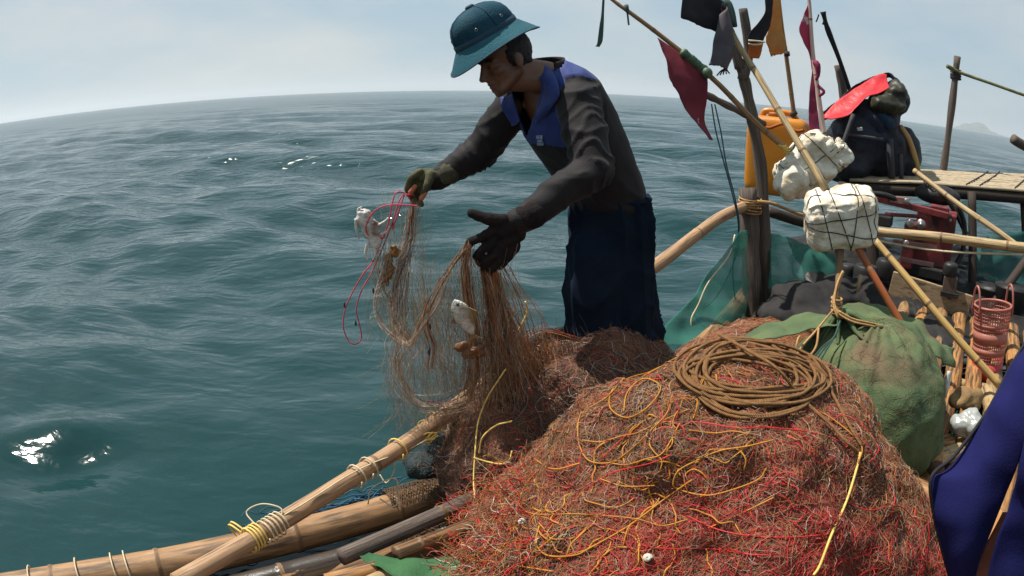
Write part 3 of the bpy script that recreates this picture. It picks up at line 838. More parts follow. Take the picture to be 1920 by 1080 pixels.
# ------------------------------------------------------------------ rope coil on the heap
b = MB()
M['coil_rope'] = M['rope']
def coil_path():
    P = []
    turns = 15
    cx0, cy0 = 1410, 718
    for t in np.linspace(0, turns * 2 * math.pi, turns * 40):
        k = t / (2 * math.pi)
        w = noise.noise(Vector((k * .9, 3.3, 0))); w2 = noise.noise(Vector((k * 1.3, 7.7, 0))); w3 = noise.noise(Vector((t * .35, 1.2, 0)))
        rx = 106 + 82 * w + 10 * w3; ry = 50 + 62 * w2 + 7 * w3
        cx = cx0 + 18 * noise.noise(Vector((k * .6, 9.1, 0))) ; cy = cy0 + 26 * noise.noise(Vector((k * .55, 4.2, 0))) - 2
        x = cx + rx * math.cos(t) - 10 * math.sin(t); y = cy + ry * math.sin(t) + 12 * math.cos(t)
        P.append(HS.px(x, y, .010 + .024 * (0.5 + .5 * noise.noise(Vector((k * 1.1, 2.2, 5)))) + .012 * (k / turns)))
    return P
coil = coil_path()
tail = [HS.px(1355, 655, .045), HS.px(1400, 690, .05), HS.px(1440, 715, .05), HS.px(1490, 752, .03), HS.px(1545, 800, .02), HS.px(1600, 845, .015), HS.px(1660, 890, .012)]
coil = np.array(coil)
for c in range(3): coil[:, c] = np.convolve(np.pad(coil[:, c], 3, mode='edge'), np.ones(7) / 7, mode='valid')
cm = pm('laid_rope', (0.31, 0.155, 0.055), (0.19, 0.09, 0.032), 60, .8, .0, 100)
def rope_mat():
    n, l = cm.node_tree.nodes, cm.node_tree.links
    t = n.new('ShaderNodeUVMap'); w = n.new('ShaderNodeTexWave'); w.wave_type = 'BANDS'; w.bands_direction = 'DIAGONAL'
    mpn = n.new('ShaderNodeMapping'); mpn.inputs['Scale'].default_value = (3.0, 140.0, 1)
    w.inputs['Scale'].default_value = 1.0
    l.new(t.outputs['UV'], mpn.inputs['Vector']); l.new(mpn.outputs['Vector'], w.inputs['Vector'])
    bp = n.new('ShaderNodeBump'); bp.inputs['Strength'].default_value = .9; bp.inputs['Distance'].default_value = .003
    l.new(w.outputs['Fac'], bp.inputs['Height']); l.new(bp.outputs['Normal'], n['Principled BSDF'].inputs['Normal'])
rope_mat()
b.tube(coil, .0049, 8)
b.tube(spline(tail, 60), .0049, 8)
b.tube(spline([HS.px(1540, 730, .03), HS.px(1562, 760, .02), HS.px(1590, 800, .015), HS.px(1612, 838, .012)], 24), .0045, 8)
tag(b.build('rope_coil', cm), 'thick tan rope coiled loosely on top of the big net heap', 'rope')

# ------------------------------------------------------------------ green net sack
sack = thing('net_sack', (1.55, 2.5, .2), 'bulging green net sack tied shut with rope at its gathered neck', 'sack')
sV, sF = dome_mesh((1.535, 2.49, .19), .375, .45, .56, -.035, .70, .80, 150, 80, .026, 4.5, 12.0)
cs = np.array([1.535, 2.49])
d = sV[:, :2] - cs; rr = np.linalg.norm(d, axis=1) + 1e-6; an = np.arctan2(d[:, 1], d[:, 0])
top = np.clip((sV[:, 2] - .42) / .3, 0, 1)
pl = np.sin(an * 17 + 3 * np.sin(an * 3)) * .006 * top * np.clip(rr / .1, 0, 1) + np.sin(an * 29 + 2) * .003 * top
sV[:, 2] += pl; sV[:, :2] += d / rr[:, None] * (np.sin(an * 5 + 1) * .008)[:, None]
under = np.clip((.34 - sV[:, 2]) / .16, 0, 1)             # tucks in towards the deck
sV[:, :2] -= d * (under ** 2 * .22)[:, None]
M['green_net'] = pm('green_net', (0.095, 0.130, 0.056), (0.05, 0.08, 0.038), 4.5, .9, .7, 170, c3=(0.13, 0.085, 0.05), s3=3.0, lo3=.54, hi3=.70, bdist=.005)
SS = Surf(sV, sF)
mesh_obj('sack_body', sV, sF, M['green_net'], sack)
fuzz('fuzz', SS, sack, 900, lambda q: int(RNG.choice([3, 2, 5])), FM, .0004, .02, 5, .004, .3, (1.1, 2.0, 2.0, 3.1))
# gathered neck
b = MB()
nk = U(1573, 590, 2.52)
for k in range(15):
    a = k / 15 * 2 * math.pi + RNG.normal() * .15; L = .08 + RNG.random() * .1
    p1 = nk + np.array([math.cos(a) * L, math.sin(a) * L * .8, -.01 + RNG.random() * .02]); q1, n1 = SS.near(p1, .008)
    b.tube(spline([nk + np.array([0, 0, .012]), (nk + q1) / 2 + np.array([0, 0, .018]), q1, SS.near(q1 + (q1 - nk) * .6, .0)[0]], 14), [.014 - .0006 * i for i in range(14)], 7)
b.build('gathers', M['green_net'], sack)
# loose cloth flap running left from the neck
loft_sheet('flap', [U(1395, 640, 2.55), U(1450, 632, 2.5), U(1510, 622, 2.5), U(1575, 606, 2.48)], [U(1395, 628, 2.7), U(1450, 605, 2.7), U(1510, 590, 2.66), U(1580, 592, 2.6)], M['green_net'], sack, 34, 14, .020, 9, 3, .004, .25)
loft_sheet('flap', [U(1575, 600, 2.46), U(1640, 612, 2.46), U(1700, 620, 2.42), U(1745, 660, 2.4), U(1790, 690, 2.5)], [U(1580, 575, 2.7), U(1650, 575, 2.72), U(1720, 600, 2.7), U(1760, 640, 2.6), U(1792, 650, 2.6)], M['green_net'], sack, 36, 16, .026, 9, 8, .004, .25)
b = MB()
for k in range(6):
    o_ = RNG.normal(size=3) * .008
    b.tube(spline([U(1572, 588, 2.47) + o_, U(1600, 603, 2.44) + o_, U(1640, 612, 2.42) + o_, U(1690, 628, 2.40) + o_ * 2], 20), .0045, 6)
    b.tube(spline([U(1572, 596, 2.46) + o_, U(1564, 570, 2.5) + o_, U(1570, 535, 2.55) + o_ * .6, U(1580, 510, 2.6) + o_ * .4], 16), .0045, 6)
for k in range(5):
    c = U(1569, 560 + k * 7, 2.52); b.tube([c + .022 * np.array([math.cos(a), math.sin(a), .12 * math.sin(a + k)]) for a in np.linspace(0, 2 * math.pi, 16)], .0048, 6)
b.tube(spline([U(1563, 580, 2.46), U(1530, 620, 2.40), U(1500, 655, 2.34), U(1486, 690, 2.3)], 24), .0048, 6)
b.tube(spline([U(1535, 615, 2.40), U(1530, 650, 2.34), U(1512, 672, 2.3), U(1490, 680, 2.28), U(1495, 640, 2.32), U(1500, 630, 2.36)], 30), .0048, 6)
b.build('tie_rope', M['rope'], sack)
b = MB()
for k in range(3):
    b.tube(spline([U(1575, 602, 2.44), U(1565, 630, 2.38), U(1550 - k * 6, 655, 2.33), U(1530 - k * 14, 690 + 6 * k, 2.27)], 18), .004, 6)
b.build('drawstring', pm('dark_green_cord', (0.03, 0.075, 0.06), (0.02, 0.05, 0.04), 20, .8), sack)

# green tarpaulin under the heap
M['tarp_green'] = pm('tarp_green', (0.045, 0.12, 0.05), (0.03, 0.085, 0.038), 4, .75, .3, 60, spec=.15)
tag(loft_sheet('ground_sheet', [U(655, 1030, 1.74), U(700, 1034, 1.72), U(770, 1046, 1.70), U(900, 1046, 1.74)], [U(725, 1072, 1.60), U(780, 1100, 1.55), U(880, 1120, 1.52), U(960, 1130, 1.5)], M['tarp_green'], None, 30, 18, .022, 7, 2, .003, .3), 'green tarpaulin corner spread under the heap\'s left foot', 'tarpaulin')
tag(loft_sheet('ground_sheet', [PZ(1700, 925, .31), PZ(1735, 960, .31), PZ(1770, 1030, .31)], [PZ(1640, 950, .3), PZ(1680, 1000, .3), PZ(1720, 1070, .3)], M['tarp_green'], None, 16, 8, .012, 9, 5, .003), 'green tarpaulin edge showing at the right foot of the heap', 'tarpaulin')
# loose net spilling off the heap's left foot over the planks, and hanging over its edge
paths, mi, rr = [], [], []
for k in range(900):
    x0, y0 = RNG.uniform(850, 1010), RNG.uniform(860, 1085)
    if x0 < 880 + max(0, (960 - y0)) * .5 and y0 < 950: continue
    q = HS.px(x0, y0, .006); p = q.copy(); d = nrm(np.array([-.7, .1, -.3]) + RNG.normal(size=3) * .6); P = [p]
    for t in range(6):
        p = p + d * .022; d = nrm(d + RNG.normal(size=3) * .5 + np.array([0, 0, -.12]))
        p[2] = max(p[2], .235 + RNG.random() * .01); P.append(p.copy())
    paths.append(spline(P, 14)); mi.append(int(RNG.choice([0, 1, 2, 3, 4, 6, 7], p=[.24, .12, .2, .12, .1, .1, .12]))); rr.append(.0008 + .0011 * RNG.random() ** 3)
fibres('spill', paths, rr, FM, heap, mi=mi, n=3, kind='stuff')

# dark wet net tucked under the rail
b = MB()
for px, py, Y, rx, ry in ((845, 840, 2.38, 60, 34), (890, 850, 2.34, 50, 44), (800, 865, 2.34, 44, 22), (900, 890, 2.2, 40, 30)):
    q = U(px, py, Y); b.ell(q, (rx * mpp(q), 0, 0), (0, .10, 0), (0, 0, ry * mpp(q)))
V, N, F = blob(b, .010, 3); V += N * (nz(V, 9, 3) * .022 + nz(V, 26, 6) * .010)[:, None]
nb = mesh_obj('net_bundle', V, F, pm('dark_wet_net', (0.010, 0.020, 0.022), (0.022, 0.034, 0.034), 12, .7, .8, 120, bdist=.01))
tag(nb, 'dark teal wet net bundle tucked under the near rail beside the brown net mound', 'net')
NB = Surf(V, F); pth = []
for k in range(420):
    q = V[int(RNG.integers(len(V)))]; pth.append(spline(thread_on(NB, q, .018, 6, .006, .4), 12))
fibres('strands', pth, .0007, [M['dark_cord'], M['teal_cord'], M['f_brown']], nb, mi=RNG.integers(0, 3, len(pth)), n=3, kind='stuff')
# ------------------------------------------------------------------ flag buoys and their foam floats
M['foam'] = pm('white_foam', (0.70, 0.66, 0.56), (0.50, 0.44, 0.33), 7, .85, .9, 38, c3=(0.42, 0.32, 0.20), s3=8, lo3=.54, hi3=.70, bdist=.012)
M['cloth_maroon'] = pm('cloth_maroon', (0.19, 0.022, 0.035), (0.135, 0.016, 0.03), 7, .75, .2, 200, c3=(0.62, 0.42, 0.44), s3=16, lo3=.68, hi3=.70, trans=.18)
M['cloth_black'] = pm('cloth_black', (0.008, 0.008, 0.012), (0.016, 0.014, 0.018), 6, .8, .2, 200)
M['cloth_grey'] = pm('cloth_grey', (0.10, 0.085, 0.095), (0.065, 0.056, 0.065), 6, .8, .2, 200, trans=.1)
M['cloth_orange'] = pm('cloth_orange', (0.62, 0.32, 0.09), (0.50, 0.22, 0.06), 6, .75, .2, 200, trans=.3)
M['cloth_rust'] = pm('cloth_rust', (0.50, 0.14, 0.03), (0.36, 0.10, 0.025), 6, .75, .2, 200, trans=.25)
M['cloth_pink'] = pm('cloth_pink', (0.52, 0.06, 0.13), (0.38, 0.04, 0.10), 6, .75, .2, 200, c3=(0.62, 0.50, 0.50), s3=9, lo3=.60, hi3=.63, trans=.25)
M['cloth_wine'] = pm('cloth_wine', (0.26, 0.025, 0.075), (0.17, 0.02, 0.05), 6, .75, .2, 200, trans=.2)
M['cloth_green'] = pm('cloth_green_grey', (0.035, 0.06, 0.055), (0.055, 0.08, 0.07), 9, .8, .2, 200)
M['tape_green'] = pm('tape_green', (0.035, 0.075, 0.04), (0.09, 0.13, 0.075), 25, .5, .4, 60)

def superblock(c, ax, ay, az, e, nu=40, nv=26, amp=.01, fr=9, seed=1.0):
    """rounded block with worn, dented skin; ax, ay, az are half-axis vectors"""
    V = []
    f = lambda v: math.copysign(abs(v) ** e, v)
    for i in range(nv + 1):
        t = -math.pi / 2 + math.pi * (i + .02) / (nv + .04)
        for j in range(nu):
            a = 2 * math.pi * j / nu
            V.append(c + ax * f(math.cos(t)) * f(math.cos(a)) + ay * f(math.cos(t)) * f(math.sin(a)) + az * f(math.sin(t)))
    V = np.array(V); N = V - c; N /= np.linalg.norm(N, axis=1, keepdims=True)
    ch = np.maximum(0, nz(V, fr * 1.6, seed + 7) - .12); chips = np.minimum(ch * 6, 1) * amp * (.9 if amp > .012 else 0)
    V = V + N * (nz(V, fr, seed) * amp + nz(V, fr * 2.6, seed + 3) * amp * .5 - chips + nz(V, fr * 8, seed + 9) * amp * .12)[:, None]
    F = []
    for i in range(nv):
        for j in range(nu):
            j2 = (j + 1) % nu; F.append([i * nu + j, i * nu + j2, (i + 1) * nu + j2, (i + 1) * nu + j])
    F += [list(range(nu))[::-1], [nv * nu + j for j in range(nu)]]
    return V, F

def strings_on(V, F, c, loops, r, mat, name, parent):
    """cords drawn tight round a float: each loop is a plane (point offset, normal)"""
    bvh = BVHTree.FromPolygons([Vector(p) for p in V], F); b = MB()
    for off, n in loops:
        n = nrm(n); e1 = nrm(np.cross(n, (0.3, 0.2, 0.9))); e2 = np.cross(n, e1); P = []
        o = c + off
        for a in np.linspace(0, 2 * math.pi, 46):
            d = math.cos(a) * e1 + math.sin(a) * e2
            h = bvh.ray_cast(Vector(o + d * 1.0), Vector(-d))
            if h[0] is not None: P.append(np.array(h[0]) + d * r * .6)
        if len(P) > 6: P.append(P[0]); b.tube(P, r, 5)
    return b.build(name, mat, parent)

# buoy with the big lashed foam block in front
c = U(1577, 407, 2.9); s = mpp(c)
bx_ = nrm(np.array([.93, -.30, 0.15])); by_ = nrm(np.array([.30, .93, .15])); bz_ = nrm(np.cross(bx_, by_)); bx_ = nrm(bx_ + .06 * bz_)
buoyB = thing('flag_buoy', c, 'flag buoy with big square string-bound foam float, flying black and grey rags', 'flag buoy', 'flag buoys stacked at the stern')
V, F = superblock(c, bx_ * 70 * s, by_ * 62 * s, bz_ * 51 * s, .46, 80, 56, .016, 10, 3.0)
fl = mesh_obj('float', V, F, M['foam'], buoyB)
strings_on(V, F, c, [(bx_ * -.085, bx_ + .16 * bz_), (bx_ * -.01, bx_ + .28 * bz_), (bx_ * .045, bx_ - .22 * bz_), (bx_ * .11, bx_ + .18 * bz_), (bz_ * .035, bz_ - .10 * bx_), (bz_ * -.035, bz_ + .22 * bx_), (by_ * -.05, by_ + .3 * bx_)], .0026, M['dark_cord'], 'binding', fl)
poleB = [U(1340, -12, 3.72), U(1380, 75, 3.6), U(1410, 125, 3.5), U(1470, 225, 3.25), U(1550, 357, 2.95)]
bamboo('pole', poleB, .015, .0185, M['bamboo_pale'], buoyB, .26, 10, wob=.003)
bamboo('stick', [U(1597, 445, 2.82), U(1640, 520, 2.68), U(1712, 645, 2.5)], .0165, .0175, M['rust_pole'], buoyB, .5, 10, wob=.002)
b = MB(); b.tube(spline([U(1574, 465, 2.86), U(1574, 500, 2.78), U(1570, 545, 2.7)], 12), [.024, .022, .02, .018, .017, .016, .016, .016, .015, .014, .013, .012], 9); b.build('tether_rag', pm('tan_rag', (0.26, 0.17, 0.10), (0.17, 0.10, 0.06), 8, .9, .5, 60, 'UV', (6, 2, 1)), buoyB)
b = MB(); b.ell(U(1598, 445, 2.84), (.026, 0, 0), (0, .02, 0), (0, 0, .02)); b.ball(U(1588, 452, 2.83), .016); b.ball(U(1604, 458, 2.82), .015); b.build('knot', M['cloth_black'], buoyB)
loft_sheet('flag', [U(1282, -30, 3.5), U(1280, -5, 3.5), U(1276, 22, 3.5), U(1276, 34, 3.5)], [U(1345, -28, 3.6), U(1348, 0, 3.62), U(1352, 35, 3.62), U(1338, 60, 3.6)], M['cloth_black'], buoyB, 16, 16, .03, 7, 4, .004, .5)
loft_sheet('flag', [U(1338, -10, 3.63), U(1352, 20, 3.6), U(1346, 45, 3.6), U(1342, 62, 3.6)], [U(1350, -10, 3.66), U(1362, 25, 3.62), U(1368, 60, 3.6), U(1352, 70, 3.6)], M['cloth_wine'], buoyB, 12, 8, .015, 9, 5, .004)
loft_sheet('flag', [U(1346, 30, 3.55), U(1342, 60, 3.52), U(1336, 95, 3.5), U(1328, 122, 3.5)], [U(1362, 12, 3.58), U(1372, 55, 3.56), U(1377, 95, 3.54), U(1362, 132, 3.5)], M['cloth_grey'], buoyB, 20, 16, .035, 6, 9, .004, .4, .03)
b = MB()
for k in range(5): b.tube(spline([U(1362, 128, 3.5), U(1352 + k * 3, 133, 3.5), U(1344 + k * 6, 142 - k, 3.5)], 6), .004, 5)
b.build('fringe', M['cloth_black'], buoyB)
b = MB(); b.tube(spline([U(1352, 14, 3.63), U(1362, 5, 3.62), U(1372, 25, 3.6), U(1378, 50, 3.58)], 10), [.03, .034, .03, .026, .024, .022, .02, .018, .016, .014], 8); b.build('wrapping', M['cloth_green'], buoyB)

# buoy with the long maroon flag
c = U(1490, 292, 3.5)
buoyA = thing('flag_buoy', c, 'flag buoy leaning far left, torn maroon flag under its bamboo pole', 'flag buoy', 'flag buoys stacked at the stern')
poleA = [U(1110, -34, 3.6), U(1152, 2, 3.58), U(1182, 24, 3.56), U(1240, 68, 3.55), U(1340, 150, 3.5), U(1420, 232, 3.48), U(1490, 294, 3.46)]
bamboo('pole', poleA, .0085, .017, M['bamboo'], buoyA, .24, 10, wob=.003)
loft_sheet('flag', [U(1236, 68, 3.53), U(1262, 90, 3.52), U(1300, 120, 3.5), U(1325, 145, 3.5), U(1325, 190, 3.5), U(1324, 225, 3.5), U(1336, 262, 3.5)], [U(1235, 70, 3.5), U(1247, 110, 3.46), U(1254, 150, 3.44), U(1275, 180, 3.42), U(1296, 215, 3.42), U(1312, 232, 3.44), U(1330, 262, 3.47)], M['cloth_maroon'], buoyA, 36, 20, .022, 6, 3, .003, .5)
b = MB()
for k in range(13):
    cpx = 1283 + k * 3.6; cpy = 100 + k * 3.05; q = U(cpx, cpy, 3.5); b.ell(q, (.022 + .008 * RNG.random(), 0, .004), (0, .02, 0), (0, 0, .018 + .009 * RNG.random()), 10, 6)
b.ell(U(1326, 137, 3.48), (.03, 0, 0), (0, .026, 0), (0, 0, .03), 12, 8)
b.build('tape_wrap', M['tape_green'], buoyA)
loft_sheet('streamer', [U(1130, -20, 3.58), U(1128, 20, 3.56), U(1124, 50, 3.55), U(1120, 80, 3.55), U(1116, 87, 3.55)], [U(1134, -20, 3.58), U(1133, 20, 3.56), U(1132, 50, 3.55), U(1130, 76, 3.55), U(1124, 88, 3.55)], M['cloth_green'], buoyA, 24, 5, .01, 9, 2, .006)
b = MB(); b.tube(spline([U(1174, 10, 3.56), U(1176, 20, 3.55), U(1177, 30, 3.56), U(1179, 47, 3.56)], 8), [.012, .012, .011, .007, .005, .005, .005, .005], 6); b.build('tie', M['cloth_green'], buoyA)
for k, (pp) in enumerate(([(1334, 195), (1342, 245), (1356, 300), (1375, 372), (1384, 420), (1380, 480), (1340, 560), (1292, 592)], [(1340, 195), (1352, 250), (1362, 310), (1378, 372), (1386, 430), (1374, 500), (1380, 570), (1392, 600)])):
    b = MB(); b.tube(spline([U(x, y, 3.98 + .01 * i) for i, (x, y) in enumerate(pp)], 40), .0045, 5); b.build('rail_cord', M['teal_cord'], raft)
b = MB(); b.tube(spline([U(1300, 588, 3.95), U(1308, 598, 3.94), U(1322, 615, 3.9)], 8), .006, 5); b.build('knot', pm('blue_cord', (0.02, 0.10, 0.28), None, rough=.7), raft)
b = MB()
for k in range(5):
    cpx = 1466 + k * 4.2; cpy = 272 + k * 4; q = U(cpx, cpy, 3.46); b.tube([q + .02 * np.array([math.cos(a), math.sin(a), .25 * math.sin(a)]) for a in np.linspace(0, 2 * math.pi, 14)], .0055, 5)
b.build('lashing', M['yellow_cord'], buoyA)
c = U(1510, 312, 3.45); s = mpp(c)
d1 = nrm(np.array([.55, -.35, .75])); d2 = nrm(np.cross(d1, (.3, .9, .2))); d3 = np.cross(d1, d2)
V, F = superblock(c + .02 * d1, d2 * 44 * s, d3 * 44 * s, d1 * 62 * s, .62, 60, 44, .034, 9, 7.0)
fl = mesh_obj('float', V, F, M['foam'], buoyA)
strings_on(V, F, c, [(d1 * .05, d1), (d1 * -.05, d1 + .25 * d2), (d2 * .02, d2 + .2 * d1), (d1 * .12, d1 - .2 * d3), (d3 * .01, d3)], .0026, M['dark_cord'], 'binding', fl)
V, F = superblock(U(1483, 340, 3.38), d2 * 26 * s, d3 * 30 * s, d1 * 34 * s, .7, 30, 20, .018, 9, 17.0)
mesh_obj('float', V, F, M['foam'], buoyA)

# third, smaller buoy: crumpled float against the dark bundle, pole with pink and wine rags
c = U(1545, 268, 3.9)
buoyE = thing('flag_buoy', c, 'flag buoy with torn pink flag above a long wine red rag', 'flag buoy', 'flag buoys stacked at the stern')
bamboo('pole', [U(1514, -30, 4.0), U(1518, 10, 4.0), U(1523, 90, 3.98), U(1532, 160, 3.94), U(1548, 272, 3.9)], .011, .016, pm('pink_stained_bamboo', (0.58, 0.40, 0.33), (0.45, 0.26, 0.22), 5, .5, .1, 60, 'UV', (6, 2, 1)), buoyE, .4, 9, wob=.003)
loft_sheet('flag', [U(1519, 0, 4.0), U(1519, 40, 4.0), U(1522, 80, 3.99), U(1524, 128, 3.98)], [U(1516, 6, 4.0), U(1506, 30, 4.0), U(1498, 58, 4.0), U(1515, 95, 3.99), U(1522, 130, 3.98)], M['cloth_pink'], buoyE, 24, 12, .02, 8, 6, .003, .6)
loft_sheet('flag', [U(1524, 118, 3.97), U(1528, 160, 3.95), U(1532, 200, 3.94), U(1538, 250, 3.9)], [U(1524, 120, 3.97), U(1518, 170, 3.96), U(1516, 215, 3.95), U(1518, 250, 3.93)], M['cloth_wine'], buoyE, 24, 12, .015, 8, 7, .003, .4)
b = MB(); b.tube(spline([U(1526, 116, 3.96), U(1533, 122, 3.93), U(1534, 140, 3.93), U(1530, 150, 3.93)], 10), [.012, .018, .02, .02, .018, .016, .014, .012, .01, .008], 7); b.tube(spline([U(1533, 160, 3.93), U(1545, 172, 3.9), U(1536, 180, 3.92)], 8), .01, 6); b.build('rag_knot', M['cloth_wine'], buoyE)
c = U(1562, 290, 3.8); s = mpp(c)
V, F = superblock(c, d2 * 33 * s, d3 * 30 * s, d1 * 30 * s, .8, 40, 26, .035, 11, 27.0)
fl = mesh_obj('float', V, F, M['foam'], buoyE)
strings_on(V, F, c, [(d1 * 0, d1), (d2 * 0, d2), (d3 * .02, d3 + .3 * d1)], .0024, M['dark_cord'], 'binding', fl)
V, F = superblock(U(1545, 325, 3.7), d2 * 20 * s, d3 * 22 * s, d1 * 24 * s, .85, 30, 20, .02, 10, 37.0)
mesh_obj('float', V, F, M['foam'], buoyE)

# pole with orange rag, and black cloth tied with yellow cord
c = U(1490, 222, 4.5)
buoyD = thing('flag_buoy', c, 'flag buoy with faded orange rag on a slim pole standing behind the yellow can', 'flag buoy', 'flag buoys stacked at the stern')
bamboo('pole', [U(1458, -20, 4.5), U(1466, 50, 4.5), U(1474, 105, 4.5), U(1482, 165, 4.5), U(1490, 225, 4.5)], .014, .017, M['bamboo'], buoyD, .35, 9, wob=.003)
loft_sheet('flag', [U(1448, -10, 4.48), U(1462, 5, 4.48), U(1466, 50, 4.48), U(1470, 85, 4.48), U(1462, 100, 4.48)], [U(1450, -10, 4.45), U(1448, 10, 4.45), U(1444, 50, 4.44), U(1436, 75, 4.42), U(1446, 106, 4.44)], M['cloth_orange'], buoyD, 26, 14, .03, 6, 12, .003, .6)
for _e in ((U(1475, 98, 4.48), U(1476, 104, 4.47), .022), (U(1486, 210, 4.5), U(1490, 216, 4.5), .028)):
    b = MB(); b.tube(spline(_e[:2], 4), _e[2], 8); b.build('tie', M['dark_cord'], buoyD)
tag(loft_sheet('black_flag', [U(1432, -20, 4.15), U(1434, 20, 4.12), U(1420, 45, 4.1), U(1404, 66, 4.1), U(1402, 82, 4.1)], [U(1452, -20, 4.15), U(1448, 20, 4.13), U(1444, 50, 4.12), U(1434, 70, 4.1), U(1430, 84, 4.1)], M['cloth_black'], None, 26, 12, .02, 7, 14, .004, .3), 'long black rag hanging beside the branch top of the forked post', 'flag')
fo = loft_sheet('orange_rag', [U(1404, 82, 4.1), U(1404, 95, 4.1), U(1404, 108, 4.1)], [U(1431, 82, 4.1), U(1428, 96, 4.1), U(1424, 110, 4.1)], M['cloth_rust'], None, 12, 10, .015, 8, 15, .004, .4)
tag(fo, 'rust orange rag end below the long black rag, tied with pale cord', 'rag')
for _e in ([U(1403, 76, 4.06), U(1418, 77, 4.05), U(1434, 79, 4.07)], [U(1403, 82, 4.06), U(1416, 84, 4.05), U(1430, 82, 4.07)]):
    b = MB(); b.tube(spline(_e, 8), .006, 5); b.build('tie', M['pale_cord'], fo)
# dark thin stick with a hooked tip
b = MB(); b.tube(spline([U(1543, 22, 4.9), U(1552, 55, 4.9), U(1575, 115, 4.9), U(1600, 190, 4.9)], 16), [.026, .02, .018, .018, .02, .024, .024, .022, .02, .019, .018, .018, .018, .018, .018, .018], 8)
b.tube(spline([U(1549, 32, 4.9), U(1545, 40, 4.9), U(1543, 46, 4.9)], 5), .008, 5); b.tube(spline([U(1535, 27, 4.9), U(1533, 34, 4.9), U(1530, 41, 4.9)], 5), .006, 5)
tag(b.build('boat_hook', M['cloth_black']), 'thin black stick with frayed tip leaning above the red tarpaulin', 'stick')

# ------------------------------------------------------------------ yellow jerrycan
c = U(1458, 292, 4.6); s = mpp(c)
can = thing('jerrycan', c + np.array([0, 0, -.25]), 'big orange yellow plastic jerrycan behind the forked post', 'jerrycan')
vx = nrm(np.array([.86, -.5, 0])); vy = nrm(np.array([.5, .86, 0]))
M['can'] = pm('can_plastic', (0.62, 0.235, 0.015), (0.52, 0.18, 0.012), 4, .38, .1, 30, spec=.5, trans=.12)
V, F = superblock(c, vx * 57 * s, vy * 40 * s, UP * 72 * s, .28, 56, 36, .004, 5, 1)
mesh_obj('can_body', V, F, M['can'], can)
b = MB(); b.tube(spline([c + vx * -.12 + UP * .23, c + vx * -.11 + UP * .30, c + vx * .0 + UP * .305, c + vx * .10 + UP * .29, c + vx * .13 + UP * .22], 24), .022, 10); b.build('handle', M['can'], can)
b = MB(); b.tube([c + vx * -.03 + UP * .2, c + vx * -.03 + UP * .285], .045, 16); b.tube([c + vx * -.03 + UP * .27, c + vx * -.03 + UP * .30], .052, 16); b.build('cap', pm('can_cap', (0.30, 0.10, 0.015), None, rough=.5), can)
b = MB(); b.tube(spline([c + vx * x + vy * -.18 + UP * (.21 + .02 * math.sin(x * 30)) for x in np.linspace(-.2, .2, 9)], 20), .012, 6); b.build('strap', M['cloth_rust'], can)

# ------------------------------------------------------------------ dark bundle with red tarpaulin
c = U(1640, 275, 5.0); s = mpp(c)
M['dark_bag'] = pm('dark_bag', (0.010, 0.011, 0.016), (0.022, 0.022, 0.03), 5, .6, .5, 14, c3=(0.02, 0.03, 0.06), s3=3, bdist=.03)
bag = thing('dark_bundle', U(1640, 338, 5.0), 'bulky dark covered bundle standing on the platform under the red tarpaulin', 'bundle')
b = MB()
for px, py, rx, ry, Y in ((1600, 275, 52, 66, 5.0), (1650, 280, 62, 62, 5.0), (1690, 290, 36, 52, 5.05), (1640, 220, 50, 36, 5.0), (1672, 190, 26, 28, 5.0), (1585, 310, 40, 34, 4.95)):
    q = U(px, py, Y); b.ell(q, (rx * s, 0, 0), (0, .24, 0), (0, 0, ry * s))
V, N, F = blob(b, .018, 3)
V += N * (nz(V, 5, 3) * .03 + nz(V, 13, 6) * .012)[:, None]
mesh_obj('bundle_body', V, F, M['dark_bag'], bag)
b = MB(); b.tube(spline([U(1688, 236, 4.86), U(1704, 262, 4.84), U(1714, 292, 4.84), U(1723, 326, 4.85)], 16), [.02, .022, .024, .024, .026, .026, .026, .026, .028, .028, .028, .028, .028, .026, .024, .02], 8, mi=[0] * 1 and 0); b.build('strap', pm('strap', (0.45, 0.20, 0.13), (0.42, 0.30, 0.06), 2.5, .6), bag)
b = MB(); q = U(1660, 225, 4.78); b.ell(q, (.09, 0, -.05), (0, .05, 0), (.02, 0, .05)); V, N, F = blob(b, .012, 2); V += N * (nz(V, 18, 3) * .012)[:, None]; mesh_obj('blue_cloth', V, F, pm('blue_dark_cloth', (0.012, 0.03, 0.06), (0.02, 0.05, 0.09), 8, .8), bag)
for (x0, y0, x1, y1, r) in ((1600, 215, 1560, 330, .02), (1668, 262, 1672, 335, .03), (1688, 290, 1690, 335, .02), (1570, 250, 1655, 262, .015)):
    b = MB(); b.tube(spline([U(x0, y0, 4.74), U((x0 + x1) / 2, (y0 + y1) / 2, 4.7), U(x1, y1, 4.72)], 10), r, 8); b.build('fold', pm('bag_trim', (0.035, 0.035, 0.042), (0.05, 0.045, 0.05), 8, .7), bag)
b = MB(); b.box(U(1612, 242, 4.72), np.array([.022, 0, .004]), np.array([0, .008, 0]), np.array([-.004, 0, .012])); b.build('buckle', pm('buckle', (0.5, 0.5, 0.5), None, rough=.4), bag, bevel=.003)
M['tarp_red'] = pm('tarp_red', (0.50, 0.020, 0.026), (0.38, 0.014, 0.020), 5, .45, .3, 22, spec=.3, bdist=.02)
red = loft_sheet('red_tarpaulin', [U(1543, 217, 4.56), U(1566, 194, 4.6), U(1590, 174, 4.62), U(1615, 158, 4.64), U(1640, 144, 4.66), U(1654, 139, 4.66), U(1662, 141, 4.66)], [U(1545, 221, 4.46), U(1562, 224, 4.44), U(1588, 217, 4.42), U(1606, 200, 4.42), U(1624, 181, 4.43), U(1644, 176, 4.44), U(1668, 164, 4.46)], M['tarp_red'], None, 34, 14, .010, 7, 5, .006, 0, .02)
